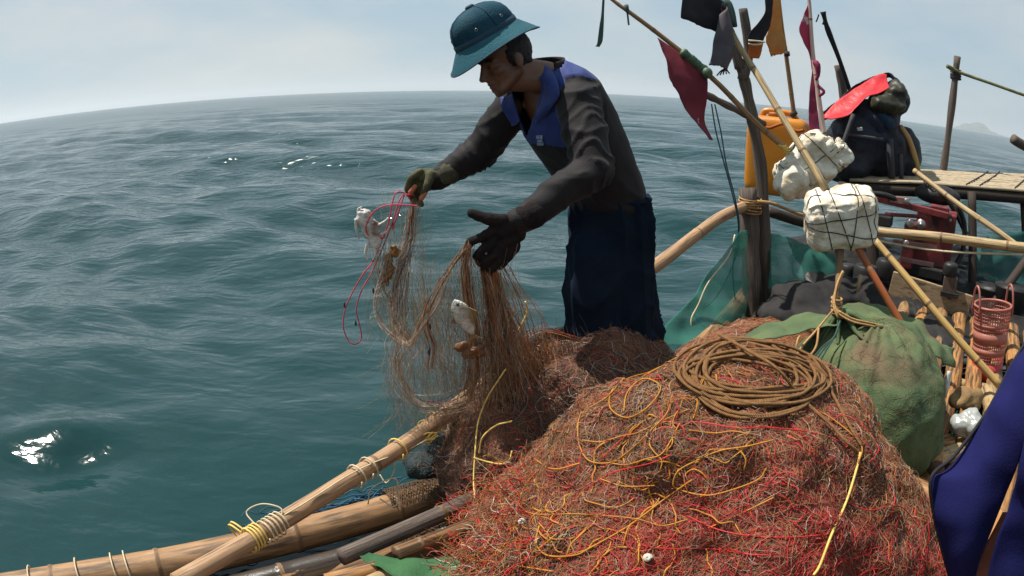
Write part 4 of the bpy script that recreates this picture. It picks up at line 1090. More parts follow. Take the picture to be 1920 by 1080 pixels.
tag(red, 'shiny red tarpaulin edge draped over the top of the dark bundle', 'tarpaulin')
blk = loft_sheet('black_sheet', [U(1540, 214, 4.74), U(1566, 192, 4.76), U(1590, 172, 4.8), U(1615, 156, 4.84), U(1640, 144, 4.86), U(1664, 136, 4.86), U(1675, 150, 4.84), U(1698, 180, 4.8)], [U(1552, 216, 5.2), U(1580, 196, 5.2), U(1600, 178, 5.25), U(1630, 160, 5.25), U(1650, 150, 5.3), U(1672, 150, 5.3), U(1690, 165, 5.25), U(1700, 196, 5.2)], M['cloth_black'], None, 30, 12, .03, 6, 6, .006, .3)
tag(blk, 'black sheet covering the back of the bundle behind the red tarpaulin', 'sheet')
b = MB()
for px, py, rx, ry, Y in ((1675, 178, 22, 28, 4.85), (1680, 200, 18, 14, 4.82), (1655, 195, 30, 18, 4.82)):
    q = U(px, py, Y); b.ell(q, (rx * s, 0, 0), (0, .14, 0), (0, 0, ry * s))
V, N, F = blob(b, .014, 2); V += N * (nz(V, 9, 3) * .03 + nz(V, 25, 6) * .01)[:, None]
tag(mesh_obj('crumpled_bag', V, F, pm('olive_black', (0.012, 0.012, 0.008), (0.035, 0.035, 0.018), 9, .5)), 'crumpled olive black plastic bag beside the red tarpaulin', 'bag')

# ------------------------------------------------------------------ maroon diesel engine under the platform
eng = thing('engine', U(1745, 540, 4.2), 'dirty maroon diesel engine mounted under the bamboo platform', 'engine')
M['maroon'] = pm('engine_maroon', (0.20, 0.035, 0.035), (0.10, 0.018, 0.02), 8, .45, .2, 40, c3=(0.03, 0.02, 0.018), s3=6, lo3=.5, hi3=.62)
M['black_metal'] = pm('black_metal', (0.012, 0.012, 0.013), (0.03, 0.028, 0.027), 8, .5, .2, 40)
M['bright_metal'] = pm('bright_metal', (0.45, 0.43, 0.42), (0.25, 0.23, 0.22), 10, .35, metal=.8)
vh = nrm(np.array([.80, -.60, 0])); vd = nrm(np.array([.60, .80, 0]))
def pbox(mb, x0, y0, x1, y1, Y, depth, mi=0, tilt=0.0):
    c0 = U((x0 + x1) / 2, (y0 + y1) / 2, Y); s_ = mpp(c0)
    h = nrm(vh + UP * tilt); u_ = nrm(UP - h * np.dot(UP, h))
    mb.box(c0 + vd * depth / 2, h * (x1 - x0) / 2 * s_, vd * depth / 2, u_ * (y1 - y0) / 2 * s_, mi)
b = MB(); pbox(b, 1712, 400, 1790, 500, 4.1, .3); pbox(b, 1690, 420, 1716, 505, 4.15, .25); b.build('block', M['maroon'], eng, smooth=False, bevel=.012)
for _e in ((1640, 383, 1782, 395, 4.05, .05, -.07), (1742, 388, 1780, 404, 4.03, .12, 0), (1656, 402, 1740, 408, 4.08, .05, .1)):
    b = MB(); pbox(b, *_e[:6], tilt=_e[6]); b.build('frame_rail', M['maroon'], eng, smooth=False, bevel=.006)
b = MB(); b.tube([U(1735, 470, 4.3), U(1735, 470, 4.3) + vd * .06], .18, 36); fw = b.build('flywheel', M['black_metal'], eng, bevel=.008)
for k, (px, py, r) in enumerate(((1727, 418, .026), (1708, 418, .028), (1700, 455, .02), (1782, 412, .012), (1700, 377, .02))):
    b = MB(); q = U(px, py, 4.06); b.tube([q, q - vd * .035], r, 14); b.build('fitting', M['bright_metal'], eng, bevel=.004)
b = MB()
q = U(1727, 420, 4.02); b.tube([q, q - vd * .012], .034, 18)
b.tube([q, q - vd * .03], .012, 10); b.build('filler_cap', M['bright_metal'], eng)
M['pink_worn'] = pm('pink_worn', (0.32, 0.17, 0.15), (0.18, 0.08, 0.07), 10, .5)
for _e in ((1672, 455, 1760, 462, 4.04, .03, .05), (1688, 488, 1752, 496, 4.04, .03, 0), (1668, 370, 1705, 382, 4.1, .05, 0)):
    b = MB(); pbox(b, *_e[:6], tilt=_e[6]); b.build('rod', M['pink_worn'], eng, smooth=False, bevel=.003)
b = MB(); pbox(b, 1640, 405, 1672, 425, 4.12, .12); pbox(b, 1655, 500, 1800, 545, 4.2, .3); pbox(b, 1676, 500, 1770, 520, 4.1, .2); b.build('sump', M['black_metal'], eng, smooth=False, bevel=.01)
for _e in ([U(1628, 362, 4.2), U(1660, 366, 4.15), U(1690, 378, 4.12)], [U(1795, 385, 4.1), U(1808, 420, 4.1), U(1805, 470, 4.1), U(1790, 500, 4.1)], [U(1760, 350, 4.3), U(1790, 395, 4.25), U(1812, 440, 4.2)]):
    b = MB(); b.tube(spline(_e, 14), .02, 8); b.build('hose', M['black_metal'], eng)
b = MB(); b.ell(U(1760, 345, 4.4) - UP * .08, (.16, -.1, 0), (.06, .1, 0), (0, 0, .075), 20, 10); b.build('tank', M['black_metal'], eng)

# plywood engine box with a tiller bracket in front
tagbox = MB(); pbox(tagbox, 1660, 532, 1822, 604, 3.75, .03, tilt=-.10)
wb = thing('engine_board', U(1740, 610, 3.75), 'weathered plywood board standing in front of the maroon engine', 'board')
tagbox.build('board', M['plank'], wb, smooth=False, bevel=.004)
for _e in ((1768, 570, 1772, 606, 3.72, .01), (1796, 560, 1799, 606, 3.72, .01)):
    b = MB(); pbox(b, *_e); b.build('batten', M['dark_wood'], wb, smooth=False)
pump = thing('water_pump', U(1780, 560, 3.65), 'small black cylinder pump clamped on top of the plywood board', 'pump')
b = MB(); q = U(1782, 505, 3.68); b.tube([q - UP * .04, q + UP * .03, q + UP * .045], [.05, .05, .035], 20); b.build('head', M['black_metal'], pump, bevel=.006)
b = MB(); pbox(b, 1767, 520, 1795, 550, 3.64, .07); b.build('pump_body', pm('pump_brown', (0.075, 0.05, 0.04), (0.12, 0.085, 0.065), 8, .5), pump, smooth=False, bevel=.008)
for _e in ((1762, 549, 1798, 558, 3.63, .09), (1790, 498, 1812, 504, 3.7, .03)):
    b = MB(); pbox(b, *_e); b.build('bracket', M['black_metal'], pump, smooth=False, bevel=.004)
# black drums, boxes and a heap of rags in the dark under the platform
b = MB()
for px, py, rx, ry, Y in ((1500, 560, 60, 30, 3.9), (1570, 555, 50, 34, 3.9), (1630, 560, 40, 40, 3.8), (1460, 590, 40, 24, 3.8), (1540, 590, 60, 20, 3.7)):
    q = U(px, py, Y); b.ell(q, (rx * mpp(q), 0, 0), (0, .2, 0), (0, 0, ry * mpp(q)))
V, N, F = blob(b, .02, 3); V += N * (nz(V, 8, 3) * .03 + nz(V, 20, 6) * .012)[:, None]
tag(mesh_obj('rag_pile', V, F, pm('black_rags', (0.010, 0.009, 0.009), (0.022, 0.020, 0.019), 6, .85)), 'pile of black rags and old netting in the shade behind the green sack', 'rags')
bk = MB(); q = U(1640, 520, 4.0)
for px, py, r, h, Y in ((1622, 520, .085, .16, 3.95), (1660, 505, .07, .14, 4.05), (1590, 512, .06, .12, 4.1)):
    q = U(px, py, Y); bb = MB(); bb.tube([q - UP * h / 2, q - UP * h * .3, q + UP * h * .3, q + UP * h / 2], [r * .9, r, r, r * .85], 24)
    tag(bb.build('oil_tin', M['black_metal'], None, bevel=.006), {1622: 'wide black oil tin in the shade below the foam block', 1660: 'dark oil tin close against the engine\'s maroon side', 1590: 'small black tin behind the hanging tan rag'}[px], 'tin')
for px, Y, lab in ((1860, 3.9, 'black plastic tub behind the pink basket'), (1900, 3.7, 'black bucket half cut by the right picture edge, behind the pink basket')):
    q = U(px, 545, Y); bb = MB(); bb.tube([q - UP * .22, q + UP * .02, q + UP * .03], [.12, .145, .15], 24)
    tag(bb.build('tub', M['black_metal']), lab, 'tub')
b = MB(); b.tube([U(1608, 548, 3.6), U(1614, 515, 3.62)], .012, 8); 
tag(b.build('bamboo_peg', M['bamboo_pale']), 'short pale bamboo peg upright behind the green sack', 'peg')

# ------------------------------------------------------------------ loose bamboo poles across the stern
o = bamboo('boathook_pole', [U(1638, 447, 3.3), U(1720, 545, 3.0), U(1800, 640, 2.75), U(1876, 724, 2.55)], .019, .021, pm('bamboo_ochre', (0.44, 0.29, 0.10), (0.33, 0.20, 0.07), 5, .45, .1, 60, 'UV', (6, 1.2, 1), c3=(0.2, .12, .05), s3=3), None, .36, 12, wob=.003)
tag(o, 'thick ochre bamboo pole slanting from the foam block down past the pink basket', 'pole')
o = bamboo('slanted_pole', [U(1714, 320, 4.0), U(1800, 385, 3.6), U(1870, 433, 3.3), U(1960, 500, 3.0)], .018, .019, M['bamboo_pale'], None, .34, 12, wob=.003)
tag(o, 'thin pale bamboo pole leaning off the platform towards the right edge', 'pole')
b = MB()
for k in range(4):
    q = U(1738 + 4 * k, 343 + 3 * k, 3.9); b.tube([q + .024 * np.array([math.cos(a), .5 * math.sin(a), math.sin(a)]) for a in np.linspace(0, 2 * math.pi, 14)], .005, 5)
b.build('lashing', M['dark_cord'], o)

# ------------------------------------------------------------------ turquoise mesh screens
def screen_mat(name, c1, c2, op):
    m = pm(name, c1, c2, 5, .7, .3, 200, trans=.35)
    n, l = m.node_tree.nodes, m.node_tree.links
    outn = n['Material Output']; src = outn.inputs['Surface'].links[0].from_socket
    t = n.new('ShaderNodeUVMap'); w1 = n.new('ShaderNodeTexChecker'); w1.inputs['Scale'].default_value = 260
    l.new(t.outputs['UV'], w1.inputs['Vector'])
    tr = n.new('ShaderNodeBsdfTransparent'); mx = n.new('ShaderNodeMixShader')
    ns = n.new('ShaderNodeTexNoise'); ns.inputs['Scale'].default_value = 6
    rg = n.new('ShaderNodeMapRange'); rg.inputs['From Min'].default_value = .35; rg.inputs['From Max'].default_value = .65; rg.inputs['To Min'].default_value = op - .18; rg.inputs['To Max'].default_value = op + .12
    tcn = n.new('ShaderNodeTexCoord'); l.new(tcn.outputs['Object'], ns.inputs['Vector']); l.new(ns.outputs['Fac'], rg.inputs['Value'])
    l.new(rg.outputs['Result'], mx.inputs[0]); l.new(tr.outputs['BSDF'], mx.inputs[1]); l.new(src, mx.inputs[2]); l.new(mx.outputs['Shader'], outn.inputs['Surface'])
    return m
M['screen'] = screen_mat('turquoise_mesh', (0.065, 0.27, 0.205), (0.045, 0.20, 0.155), .60)
M['screen_dark'] = screen_mat('teal_mesh', (0.05, 0.20, 0.18), (0.03, 0.13, 0.125), .6)
sc = loft_sheet('net_screen', [U(1382, 432, 3.98), U(1340, 500, 3.9), U(1296, 560, 3.8), U(1246, 612, 3.6), U(1240, 640, 3.5)], [U(1398, 432, 4.0), U(1400, 500, 3.95), U(1400, 560, 3.9), U(1400, 620, 3.8), U(1380, 650, 3.6)], M['screen'], None, 34, 26, .05, 4, 4, .002)
tag(sc, 'turquoise mesh screen hung from the twin mooring post down to the rail', 'screen')
b = MB(); b.tube(spline([U(1378, 440, 3.96), U(1366, 480, 3.9), U(1328, 530, 3.8), U(1310, 570, 3.76), U(1297, 595, 3.72), U(1296, 615, 3.7)], 24), .005, 5); b.build('draw_cord', M['pale_cord'], sc)
sc2 = loft_sheet('net_screen', [U(1440, 440, 4.2), U(1490, 445, 4.25), U(1540, 470, 4.3), U(1600, 490, 4.4)], [U(1440, 605, 3.9), U(1480, 580, 4.0), U(1540, 550, 4.1), U(1600, 530, 4.2)], M['screen'], None, 26, 22, .06, 4, 7, .002)
tag(sc2, 'turquoise mesh screen sagging between the mooring post and the dark frame', 'screen')
sc3 = loft_sheet('net_screen', [U(1826, 455, 4.3), U(1870, 440, 4.2), U(1960, 430, 4.1)], [U(1826, 545, 4.2), U(1880, 530, 4.1), U(1960, 560, 4.0)], M['screen_dark'], None, 20, 14, .05, 5, 9, .002)
tag(sc3, 'faded teal mesh screen behind the engine at the right edge', 'screen')

# ------------------------------------------------------------------ pink basket
bc = PZ(1848, 705, .28); top_c = U(1862, 572, bc[1] + .02); ax_ = nrm(top_c - bc); H = np.linalg.norm(top_c - bc)
bas = thing('basket', bc, 'tall translucent pink plastic basket with two loop handles on the bamboo deck', 'basket')
e1 = nrm(np.cross(ax_, (0.2, 1, 0))); e2 = np.cross(ax_, e1)
s = mpp(top_c); rt, rb = 37 * s, 30 * s
def bpt(a, h, extra=0): 
    r = rb + (rt - rb) * h + extra
    return bc + ax_ * H * h + r * (math.cos(a) * e1 + math.sin(a) * e2)
M['pink'] = pm('pink_plastic', (0.52, 0.20, 0.15), (0.46, 0.16, 0.12), 5, .4, .0, 30, trans=.35, spec=.5)
M['pink_deep'] = pm('pink_deep', (0.58, 0.075, 0.07), (0.48, 0.06, 0.06), 5, .4, .0, 30, trans=.3, spec=.5)
paths = []
for k in range(44): paths.append(np.array([bpt(k / 44 * 2 * math.pi, h) for h in np.linspace(.0, 1, 10)]))
for h in np.linspace(.04, .97, 22): paths.append(np.array([bpt(a, h) for a in np.linspace(0, 2 * math.pi, 45)]))
fibres('weave', paths, .0031, M['pink'], bas, n=5)
def band(h0, h1, mat, name):
    V = []; n = 48
    for h in (h0, h1):
        for ex in (.003, -.003):
            for j in range(n): V.append(bpt(j / n * 2 * math.pi, h, ex))
    F = []
    for j in range(n):
        j2 = (j + 1) % n
        F += [[j, j2, 2 * n + j2, 2 * n + j], [n + j, 3 * n + j, 3 * n + j2, n + j2], [2 * n + j, 2 * n + j2, 3 * n + j2, 3 * n + j], [j, n + j, n + j2, j2]]
    return mesh_obj(name, V, F, mat, bas)
band(0.0, .24, M['pink_deep'], 'base_band'); band(.36, .44, M['pink'], 'band'); band(.52, .66, M['pink'], 'band'); band(.74, .78, M['pink'], 'band')
b = MB(); b.tube([bpt(a, 1.0) for a in np.linspace(0, 2 * math.pi, 49)], .0075, 8); b.build('rim', M['pink'], bas)
b = MB(); b.tube([bc + ax_ * .004, bc + ax_ * .012], rb, 32); b.build('bottom', M['pink_deep'], bas)
for a0 in (math.pi * 1.0, 0.0):
    mid = bpt(a0, 1.0); tan = nrm(bpt(a0 + .05, 1) - bpt(a0 - .05, 1)); b = MB()
    b.tube([mid + tan * .048 * math.cos(t) + ax_ * (-.06 + .17 * math.sin(t) ** .7 if t not in (0, math.pi) else -.06) for t in np.linspace(0.0, math.pi, 22)], .0062, 8); b.build('handle', M['pink'], bas)

# ------------------------------------------------------------------ things on the deck at the right
b = MB(); q = PZ(1815, 812, .30)
for d_, r_ in (((0, 0, .05), .07), ((.04, .03, .03), .06), ((-.05, .02, .03), .05)): b.ball(q + np.array(d_), r_)
V, N, F = blob(b, .008, 3); V += N * (nz(V, 14, 3) * .02 + nz(V, 40, 6) * .006)[:, None]
tag(mesh_obj('plastic_bag', V, F, pm('grey_plastic', (0.30, 0.31, 0.29), (0.20, 0.21, 0.20), 10, .3, .2, 60, spec=.6)), 'crumpled grey plastic bag on the deck beside the blue garment', 'bag')
b = MB(); q = PZ(1805, 765, .33)
for d_, r_ in (((0, 0, .06), .055), ((.06, .01, .05), .05), ((-.06, -.01, .045), .045), ((.02, -.03, .03), .05)): b.ell(q + np.array(d_), (r_ * 1.3, .01, 0), (0, r_, 0), (0, 0, r_ * .8))
V, N, F = blob(b, .008, 3); V += N * (nz(V, 16, 13) * .02)[:, None]
tag(mesh_obj('cloth_bundle', V, F, pm('tan_cloth', (0.24, 0.15, 0.065), (0.15, 0.09, 0.04), 8, .9, .4, 80)), 'tan cloth bundle above the grey plastic bag, next to the sack', 'cloth')
b = MB(); q = U(1773, 725, 2.45); b.tube([q - UP * .05, q + UP * .035, q + UP * .06, q + UP * .075], [.018, .018, .009, .009], 16)
tag(b.build('bottle', pm('pale_glass', (0.45, 0.48, 0.46), None, rough=.15, spec=.7)), 'small pale bottle standing between the green sack and the basket', 'bottle')
# blue garment in the right foreground
M['navy_blue'] = pm('navy_blue', (0.013, 0.014, 0.075), (0.009, 0.010, 0.055), 5, .95, .12, 160, spec=.08)
g = thing('blue_garment', U(1850, 1080, 1.15), 'deep blue garment with dark edge seam hanging in the right foreground', 'garment')
A = [U(1925, 640, 1.25), U(1895, 690, 1.23), U(1850, 775, 1.2), U(1790, 855, 1.18), U(1748, 895, 1.16), U(1752, 960, 1.14), U(1768, 1030, 1.12), U(1790, 1110, 1.10)]
B_ = [U(1990, 620, 1.1), U(1960, 720, 1.08), U(1935, 800, 1.06), U(1905, 880, 1.05), U(1885, 930, 1.05), U(1865, 980, 1.05), U(1840, 1040, 1.05), U(1815, 1110, 1.05)]
loft_sheet('front_panel', A, B_, M['navy_blue'], g, 60, 34, .034, 5.5, 3, .004, 0, .03)
A2 = [U(1935, 760, 1.02), U(1915, 850, 1.01), U(1895, 940, 1.0), U(1870, 1010, .99), U(1845, 1110, .98)]
B2 = [U(2010, 740, .95), U(2000, 850, .94), U(2000, 950, .93), U(1990, 1030, .92), U(1960, 1120, .91)]
loft_sheet('side_panel', A2, B2, M['navy_blue'], g, 44, 22, .026, 6, 6, .004, 0, .02)
b = MB(); b.tube(spline([np.array(p) + np.array([-.002, 0, 0]) for p in A], 60), .0055, 6); b.build('hem', M['cloth_black'], g)
tag(loft_sheet('reddish_cloth', [U(1880, 960, 1.12), U(1840, 1040, 1.11), U(1810, 1120, 1.1)], [U(1905, 960, 1.1), U(1880, 1040, 1.09), U(1850, 1120, 1.08)], pm('red_brown_cloth', (0.22, 0.08, 0.05), (0.15, 0.05, 0.035), 9, .8), None, 16, 8, .004, 9, 3, .003), 'red brown cloth strip showing in the gap of the blue garment', 'cloth')

# black sheet added over the stern deck, its colour standing in for shade
def flat(x0, x1, y, z): return [np.array([x, y + .25 * (x - 2.2) * -.4, z + .02 * math.sin(x * 7 + y * 3)]) for x in np.linspace(x0, x1, 9)]
A_ = [np.array(p) for p in ((1.75, 3.15, .33), (2.15, 3.05, .33), (2.6, 3.22, .36), (3.2, 3.2, .36), (4.2, 3.0, .36))]
B_ = [np.array(p) for p in ((2.0, 4.75, .62), (2.6, 4.95, .64), (3.2, 5.0, .64), (3.9, 4.8, .62), (5.0, 4.4, .6))]
tag(loft_sheet('deck_shade_sheet', A_, B_, pm('deck_shade_black', (0.010, 0.010, 0.010), (0.022, 0.020, 0.018), 5, .5, .5, 16, bdist=.03), None, 40, 30, .05, 5, 4, .004), 'black sheet added as shade over the stern deck under the engine', 'tarpaulin')
# ------------------------------------------------------------------ the fisherman
FEET = np.array([.42, 2.78, .22])
man = thing('person', FEET, 'fisherman in blue sun helmet, dark shirt with blue yoke, and navy trousers', 'person')
M['skin'] = pm('skin', (0.15, 0.068, 0.040), (0.11, 0.050, 0.030), 7, .5, .08, 120, spec=.4)
M['lips'] = pm('lips', (0.16, 0.055, 0.045), None, rough=.45)
M['hair'] = pm('hair', (0.010, 0.008, 0.007), (0.018, 0.014, 0.012), 60, .6, .5, 300)
M['eye'] = pm('eye', (0.05, 0.035, 0.03), None, rough=.2)
M['shirt_dark'] = pm('shirt_dark', (0.0155, 0.0125, 0.0135), (0.0105, 0.0088, 0.0098), 8, .7, .25, 240, spec=.16, sheen=.06)
M['shirt_blue'] = pm('shirt_blue', (0.022, 0.044, 0.195), (0.014, 0.028, 0.135), 14, .7, .25, 240, sheen=.1)
M['trouser'] = pm('trouser_navy', (0.0085, 0.015, 0.028), (0.0055, 0.010, 0.019), 7, .9, .3, 220, spec=.08)
M['glove'] = pm('glove_dark', (0.013, 0.010, 0.010), (0.020, 0.015, 0.015), 14, .9, .5, 220, spec=.1)
M['glove_olive'] = pm('glove_olive', (0.085, 0.085, 0.035), (0.045, 0.042, 0.026), 9, .8, .5, 220, c3=(0.16, 0.07, 0.03), s3=12, lo3=.6, hi3=.7)
M['helmet'] = pm('helmet_blue', (0.020, 0.082, 0.112), (0.028, 0.105, 0.132), 7, .88, .35, 160, c3=(0.06, 0.12, 0.13), s3=6, lo3=.54, hi3=.75, spec=.12)
M['helmet_crown'] = pm('helmet_crown', (0.009, 0.040, 0.068), (0.015, 0.060, 0.088), 7, .88, .35, 160, c3=(0.045, 0.10, 0.115), s3=5, lo3=.56, hi3=.75, spec=.12)
M['helmet_dark'] = pm('helmet_band', (0.012, 0.038, 0.065), (0.018, 0.05, 0.08), 6, .75, .2, 180)
M['pinkish'] = pm('pink_hem', (0.45, 0.07, 0.16), None, rough=.8)

def ringpts(c, lat, a, fwd, b, n=28, e=.85):
    f = lambda v: math.copysign(abs(v) ** e, v)
    return [c + lat * a * f(math.cos(2 * math.pi * k / n)) + fwd * b * f(math.sin(2 * math.pi * k / n)) for k in range(n)]
def hv(x, y): return nrm(np.array([x, y, 0.0]))
# spine: centre, lateral axis (his left), half width, half depth
SP = [(U(1146, 452, 2.76), hv(.50, -.87), .165, .135), (U(1144, 400, 2.75), hv(.52, -.85), .158, .128), (U(1128, 345, 2.73), hv(.60, -.80), .160, .125), (U(1098, 285, 2.70), hv(.70, -.71), .172, .128),
      (U(1066, 228, 2.67), hv(.76, -.65), .188, .125), (U(1042, 182, 2.64), hv(.78, -.63), .190, .108), (U(1026, 150, 2.62), hv(.80, -.60), .150, .080), (U(1014, 128, 2.60), hv(.80, -.60), .075, .068)]
def spine_rings(grow=0.0, upto=None, frm=0):
    R = []
    for i, (c, l, a, b_) in enumerate(SP[frm:upto]):
        j = i + frm
        t = nrm((SP[min(j + 1, len(SP) - 1)][0] - SP[max(j - 1, 0)][0]))
        fw = nrm(np.cross(UP, l)) * -1
        fw = nrm(np.cross(l, t)); fw = fw if np.dot(fw, np.array([-1, -.8, 0])) > 0 else -fw
        lat = nrm(l - t * np.dot(l, t))
        R.append(ringpts(c, lat, a + grow, fw, b_ + grow))
    return R
shL, elL, wrL = U(1084, 196, 2.50), U(1112, 318, 2.36), U(990, 404, 2.26)          # near (left) arm
shR, elR, wrR = U(962, 200, 2.76), U(900, 284, 2.78), U(822, 334, 2.72)            # far (right) arm

# --- head frame
HC = U(948, 112, 2.58)
hf = nrm(np.array([-.80, -.44, -.36])); hu = nrm(np.array([-.34, -.12, .93])); hu = nrm(hu - hf * np.dot(hu, hf)); hr = np.cross(hf, hu)   # hr: his right
def hp(f, r, u): return HC + hf * f + hr * r + hu * u
hb = MB()
hb.ell(hp(-.008, 0, .03), hf * .095, hr * .074, hu * .092, 24, 16)
hb.ell(hp(.028, 0, -.03), hf * .064, hr * .060, hu * .075, 20, 12)
hb.ell(hp(.045, 0, -.075), hf * .042, hr * .044, hu * .038, 18, 10)
hb.cap(hp(.072, 0, -.105), .017, hp(.062, 0, -.098), .026)                        # chin
for sgn in (-1, 1):
    hb.cap(hp(.066, .026 * sgn, -.092), .018, hp(-.005, .055 * sgn, -.050), .018)  # jaw
    hb.ell(hp(.060, .040 * sgn, -.022), hf * .026, hr * .022, hu * .020, 12, 8)    # cheekbone
    hb.cap(hp(.086, .012 * sgn, .018), .010, hp(.072, .046 * sgn, .014), .010)     # brow
    hb.ell(hp(.079, .031 * sgn, -.001), hf * .012, hr * .014, hu * .009, 12, 8)    # lids
    hb.ell(hp(-.012, .077 * sgn, -.012), hf * .020 + hu * -.004, hr * .008, hu * .032, 12, 8)  # ear
    hb.ell(hp(-.008, .080 * sgn, -.032), hf * .010, hr * .006, hu * .010, 10, 6)
    hb.ball(hp(.104, .011 * sgn, -.043), .0085)                                   # nostril wing
hb.cap(hp(.090, 0, .012), .0095, hp(.112, 0, -.030), .0115)                       # nose bridge to tip
hb.ball(hp(.116, 0, -.037), .0125)
hb.ell(hp(.088, 0, -.064), hf * .014, hr * .024, hu * .008, 14, 8)                # upper lip
hb.ell(hp(.084, 0, -.079), hf * .014, hr * .021, hu * .0075, 14, 8)               # lower lip
nk0 = hp(-.03, 0, -.06)
hb.cap(nk0, .058, SP[6][0] + np.array([0, 0, .02]), .052); hb.cap(hp(.0, 0, -.08), .045, SP[6][0] + np.array([-.02, -.03, .0]), .050)
hb.rings(spine_rings(-.036))
for s0, e0, w0, rr in ((shL, elL, wrL, (.046, .040, .030)), (shR, elR, wrR, (.044, .038, .028))):
    hb.chain([s0, e0, w0], rr)
hipL, hipR = SP[0][0] + SP[0][1] * .085, SP[0][0] - SP[0][1] * .085
kneeL, kneeR = U(1122, 590, 2.68), U(1186, 600, 2.86)
ftL, ftR = np.array([.42, 2.72, .22]), np.array([.60, 2.90, .22])
hb.chain([hipL, kneeL, ftL], (.085, .058, .04)); hb.chain([hipR, kneeR, ftR], (.085, .058, .04))
for ft in (ftL, ftR): hb.cap(ft + np.array([0, 0, -.0]), .04, ft + np.array([-.12, -.09, -.02]), .032)
hb.ell(SP[0][0], SP[0][1] * .13, np.cross(UP, SP[0][1]) * .1, UP * .09)
V, N, F = blob(hb, .0062, 3, .5)
def mouth_line(p):
    d = p - HC; f, r_, u = np.dot(d, hf), np.dot(d, hr), np.dot(d, hu)
    return f, r_, u
mi = []
for f_ in F:
    f, r_, u = mouth_line(V[f_[0]])
    mi.append(1 if (f > .083 and abs(r_) < .026 and -.088 < u < -.057) else 0)
for i, p in enumerate(V):
    f, r_, u = mouth_line(p)
    if f > .06 and abs(r_) < .03: V[i] = p - hf * .006 * math.exp(-((u + .0715) / .0028) ** 2)
body = mesh_obj('body', V, F, [M['skin'], M['lips']], man, mi=mi)
for sgn in (-1, 1):
    b = MB(); b.ell(hp(.087, .031 * sgn, -.002), hf * .005, hr * .010, hu * .0035, 12, 8); b.build('eye', M['eye'], body)
    b = MB(); b.tube(spline([hp(.094, .014 * sgn, .017), hp(.092, .032 * sgn, .023), hp(.078, .052 * sgn, .016)], 10), [.0025, .004, .0045, .0045, .0045, .004, .004, .003, .003, .002], 6); b.build('eyebrow', M['hair'], body)
# hair at the back and sides of the head
b = MB(); b.ell(hp(-.022, 0, .028), hf * .092, hr * .080, hu * .092, 26, 18); b.ell(hp(-.062, 0, -.03), hf * .034, hr * .056, hu * .04, 18, 12)
for sgn in (-1, 1): b.cap(hp(.012, .071 * sgn, .02), .012, hp(.006, .073 * sgn, -.015), .007)
V, N, F = blob(b, .006, 2); V += N * (nz(V, 70, 3) * .003)[:, None]
keep = [f_ for f_ in F if not (np.dot(V[f_[0]] - HC, hf) > .035)]
mesh_obj('hair', V, keep, M['hair'], man)

# --- pith helmet
def hat():
    ax = nrm(np.array([-.50, -.17, .85])); a_f = nrm(hf - ax * np.dot(hf, ax)); a_r = np.cross(ax, a_f)
    o = U(911, 65, 2.56)
    # profile: (radius, height) outside, then under the brim
    def ring(r, h, droop=0.0, n=56, el=1.14):
        out = []
        for k in range(n):
            a = 2 * math.pi * k / n
            dz = -droop * (math.cos(a) ** 2) * (1.0 if math.cos(a) > 0 else 1.25) + droop * .35 * math.sin(a) ** 2
            out.append(o + a_f * r * el * math.cos(a) + a_r * r * math.sin(a) + ax * (h + dz))
        return out
    h_ = thing('hat', man.location, None, None); h_.parent = man; h_.location = (0, 0, 0)
    crown = MB()
    prof = [(.110, -.004), (.1105, .008), (.109, .032), (.104, .056), (.094, .078), (.077, .096), (.053, .108), (.028, .114), (.004, .116)]
    crown.rings([ring(r, h) for r, h in prof], caps=True)
    c_ = crown.build('crown', M['helmet_crown'], h_)
    band = MB(); band.rings([ring(.1118, -.006), ring(.1135, -.004), ring(.1128, .016), ring(.1105, .018)], caps=False); band.build('band', M['helmet_dark'], h_)
    for a in (math.pi / 2, -math.pi / 2, 0, math.pi):
        seam = MB()
        P = [o + a_f * (r + .0012) * 1.14 * math.cos(a) + a_r * (r + .0012) * math.sin(a) + ax * (h + .0012) for r, h in prof[1:]]
        seam.tube(P, .0012, 5); seam.build('seam', M['helmet_dark'], h_)
    brim = MB()
    pr = [(.111, .000, .0), (.118, -.007, .001), (.130, -.020, .004), (.147, -.037, .010), (.161, -.050, .017), (.164, -.054, .018), (.161, -.055, .018), (.145, -.044, .010), (.128, -.027, .004), (.112, -.010, .001)]
    mi_ = []
    brim.rings([ring(r, h, d) for r, h, d in pr], caps=False)
    brim.build('brim', M['helmet'], h_)
    edge = MB(); edge.tube(ring(.164, -.0535, .018) + ring(.164, -.0535, .018)[:1], .0028, 6, caps=False); edge.build('brim_edge', M['helmet_dark'], h_)
    but = MB(); top = o + ax * .115; but.tube([top - ax * .004, top + ax * .006, top + ax * .011, top + ax * .012], [.018, .018, .012, .002], 18); but.build('button', M['helmet_dark'], h_)
    for a in (-1.25, -2.0, -.4, 1.0, 1.9):
        r, h = .1068, .040
        p = o + a_f * r * 1.14 * math.cos(a) + a_r * r * math.sin(a) + ax * h; nn = nrm(a_f * math.cos(a) + a_r * math.sin(a) + ax * .2)
        t1 = nrm(np.cross(nn, ax)); t2 = np.cross(nn, t1); e = MB()
        e.tube([p + nn * .0015 + .0048 * (math.cos(q) * t1 + math.sin(q) * t2) for q in np.linspace(0, 2 * math.pi, 15)], .0014, 6); e.build('eyelet', M['bright_metal'], h_)
hat()

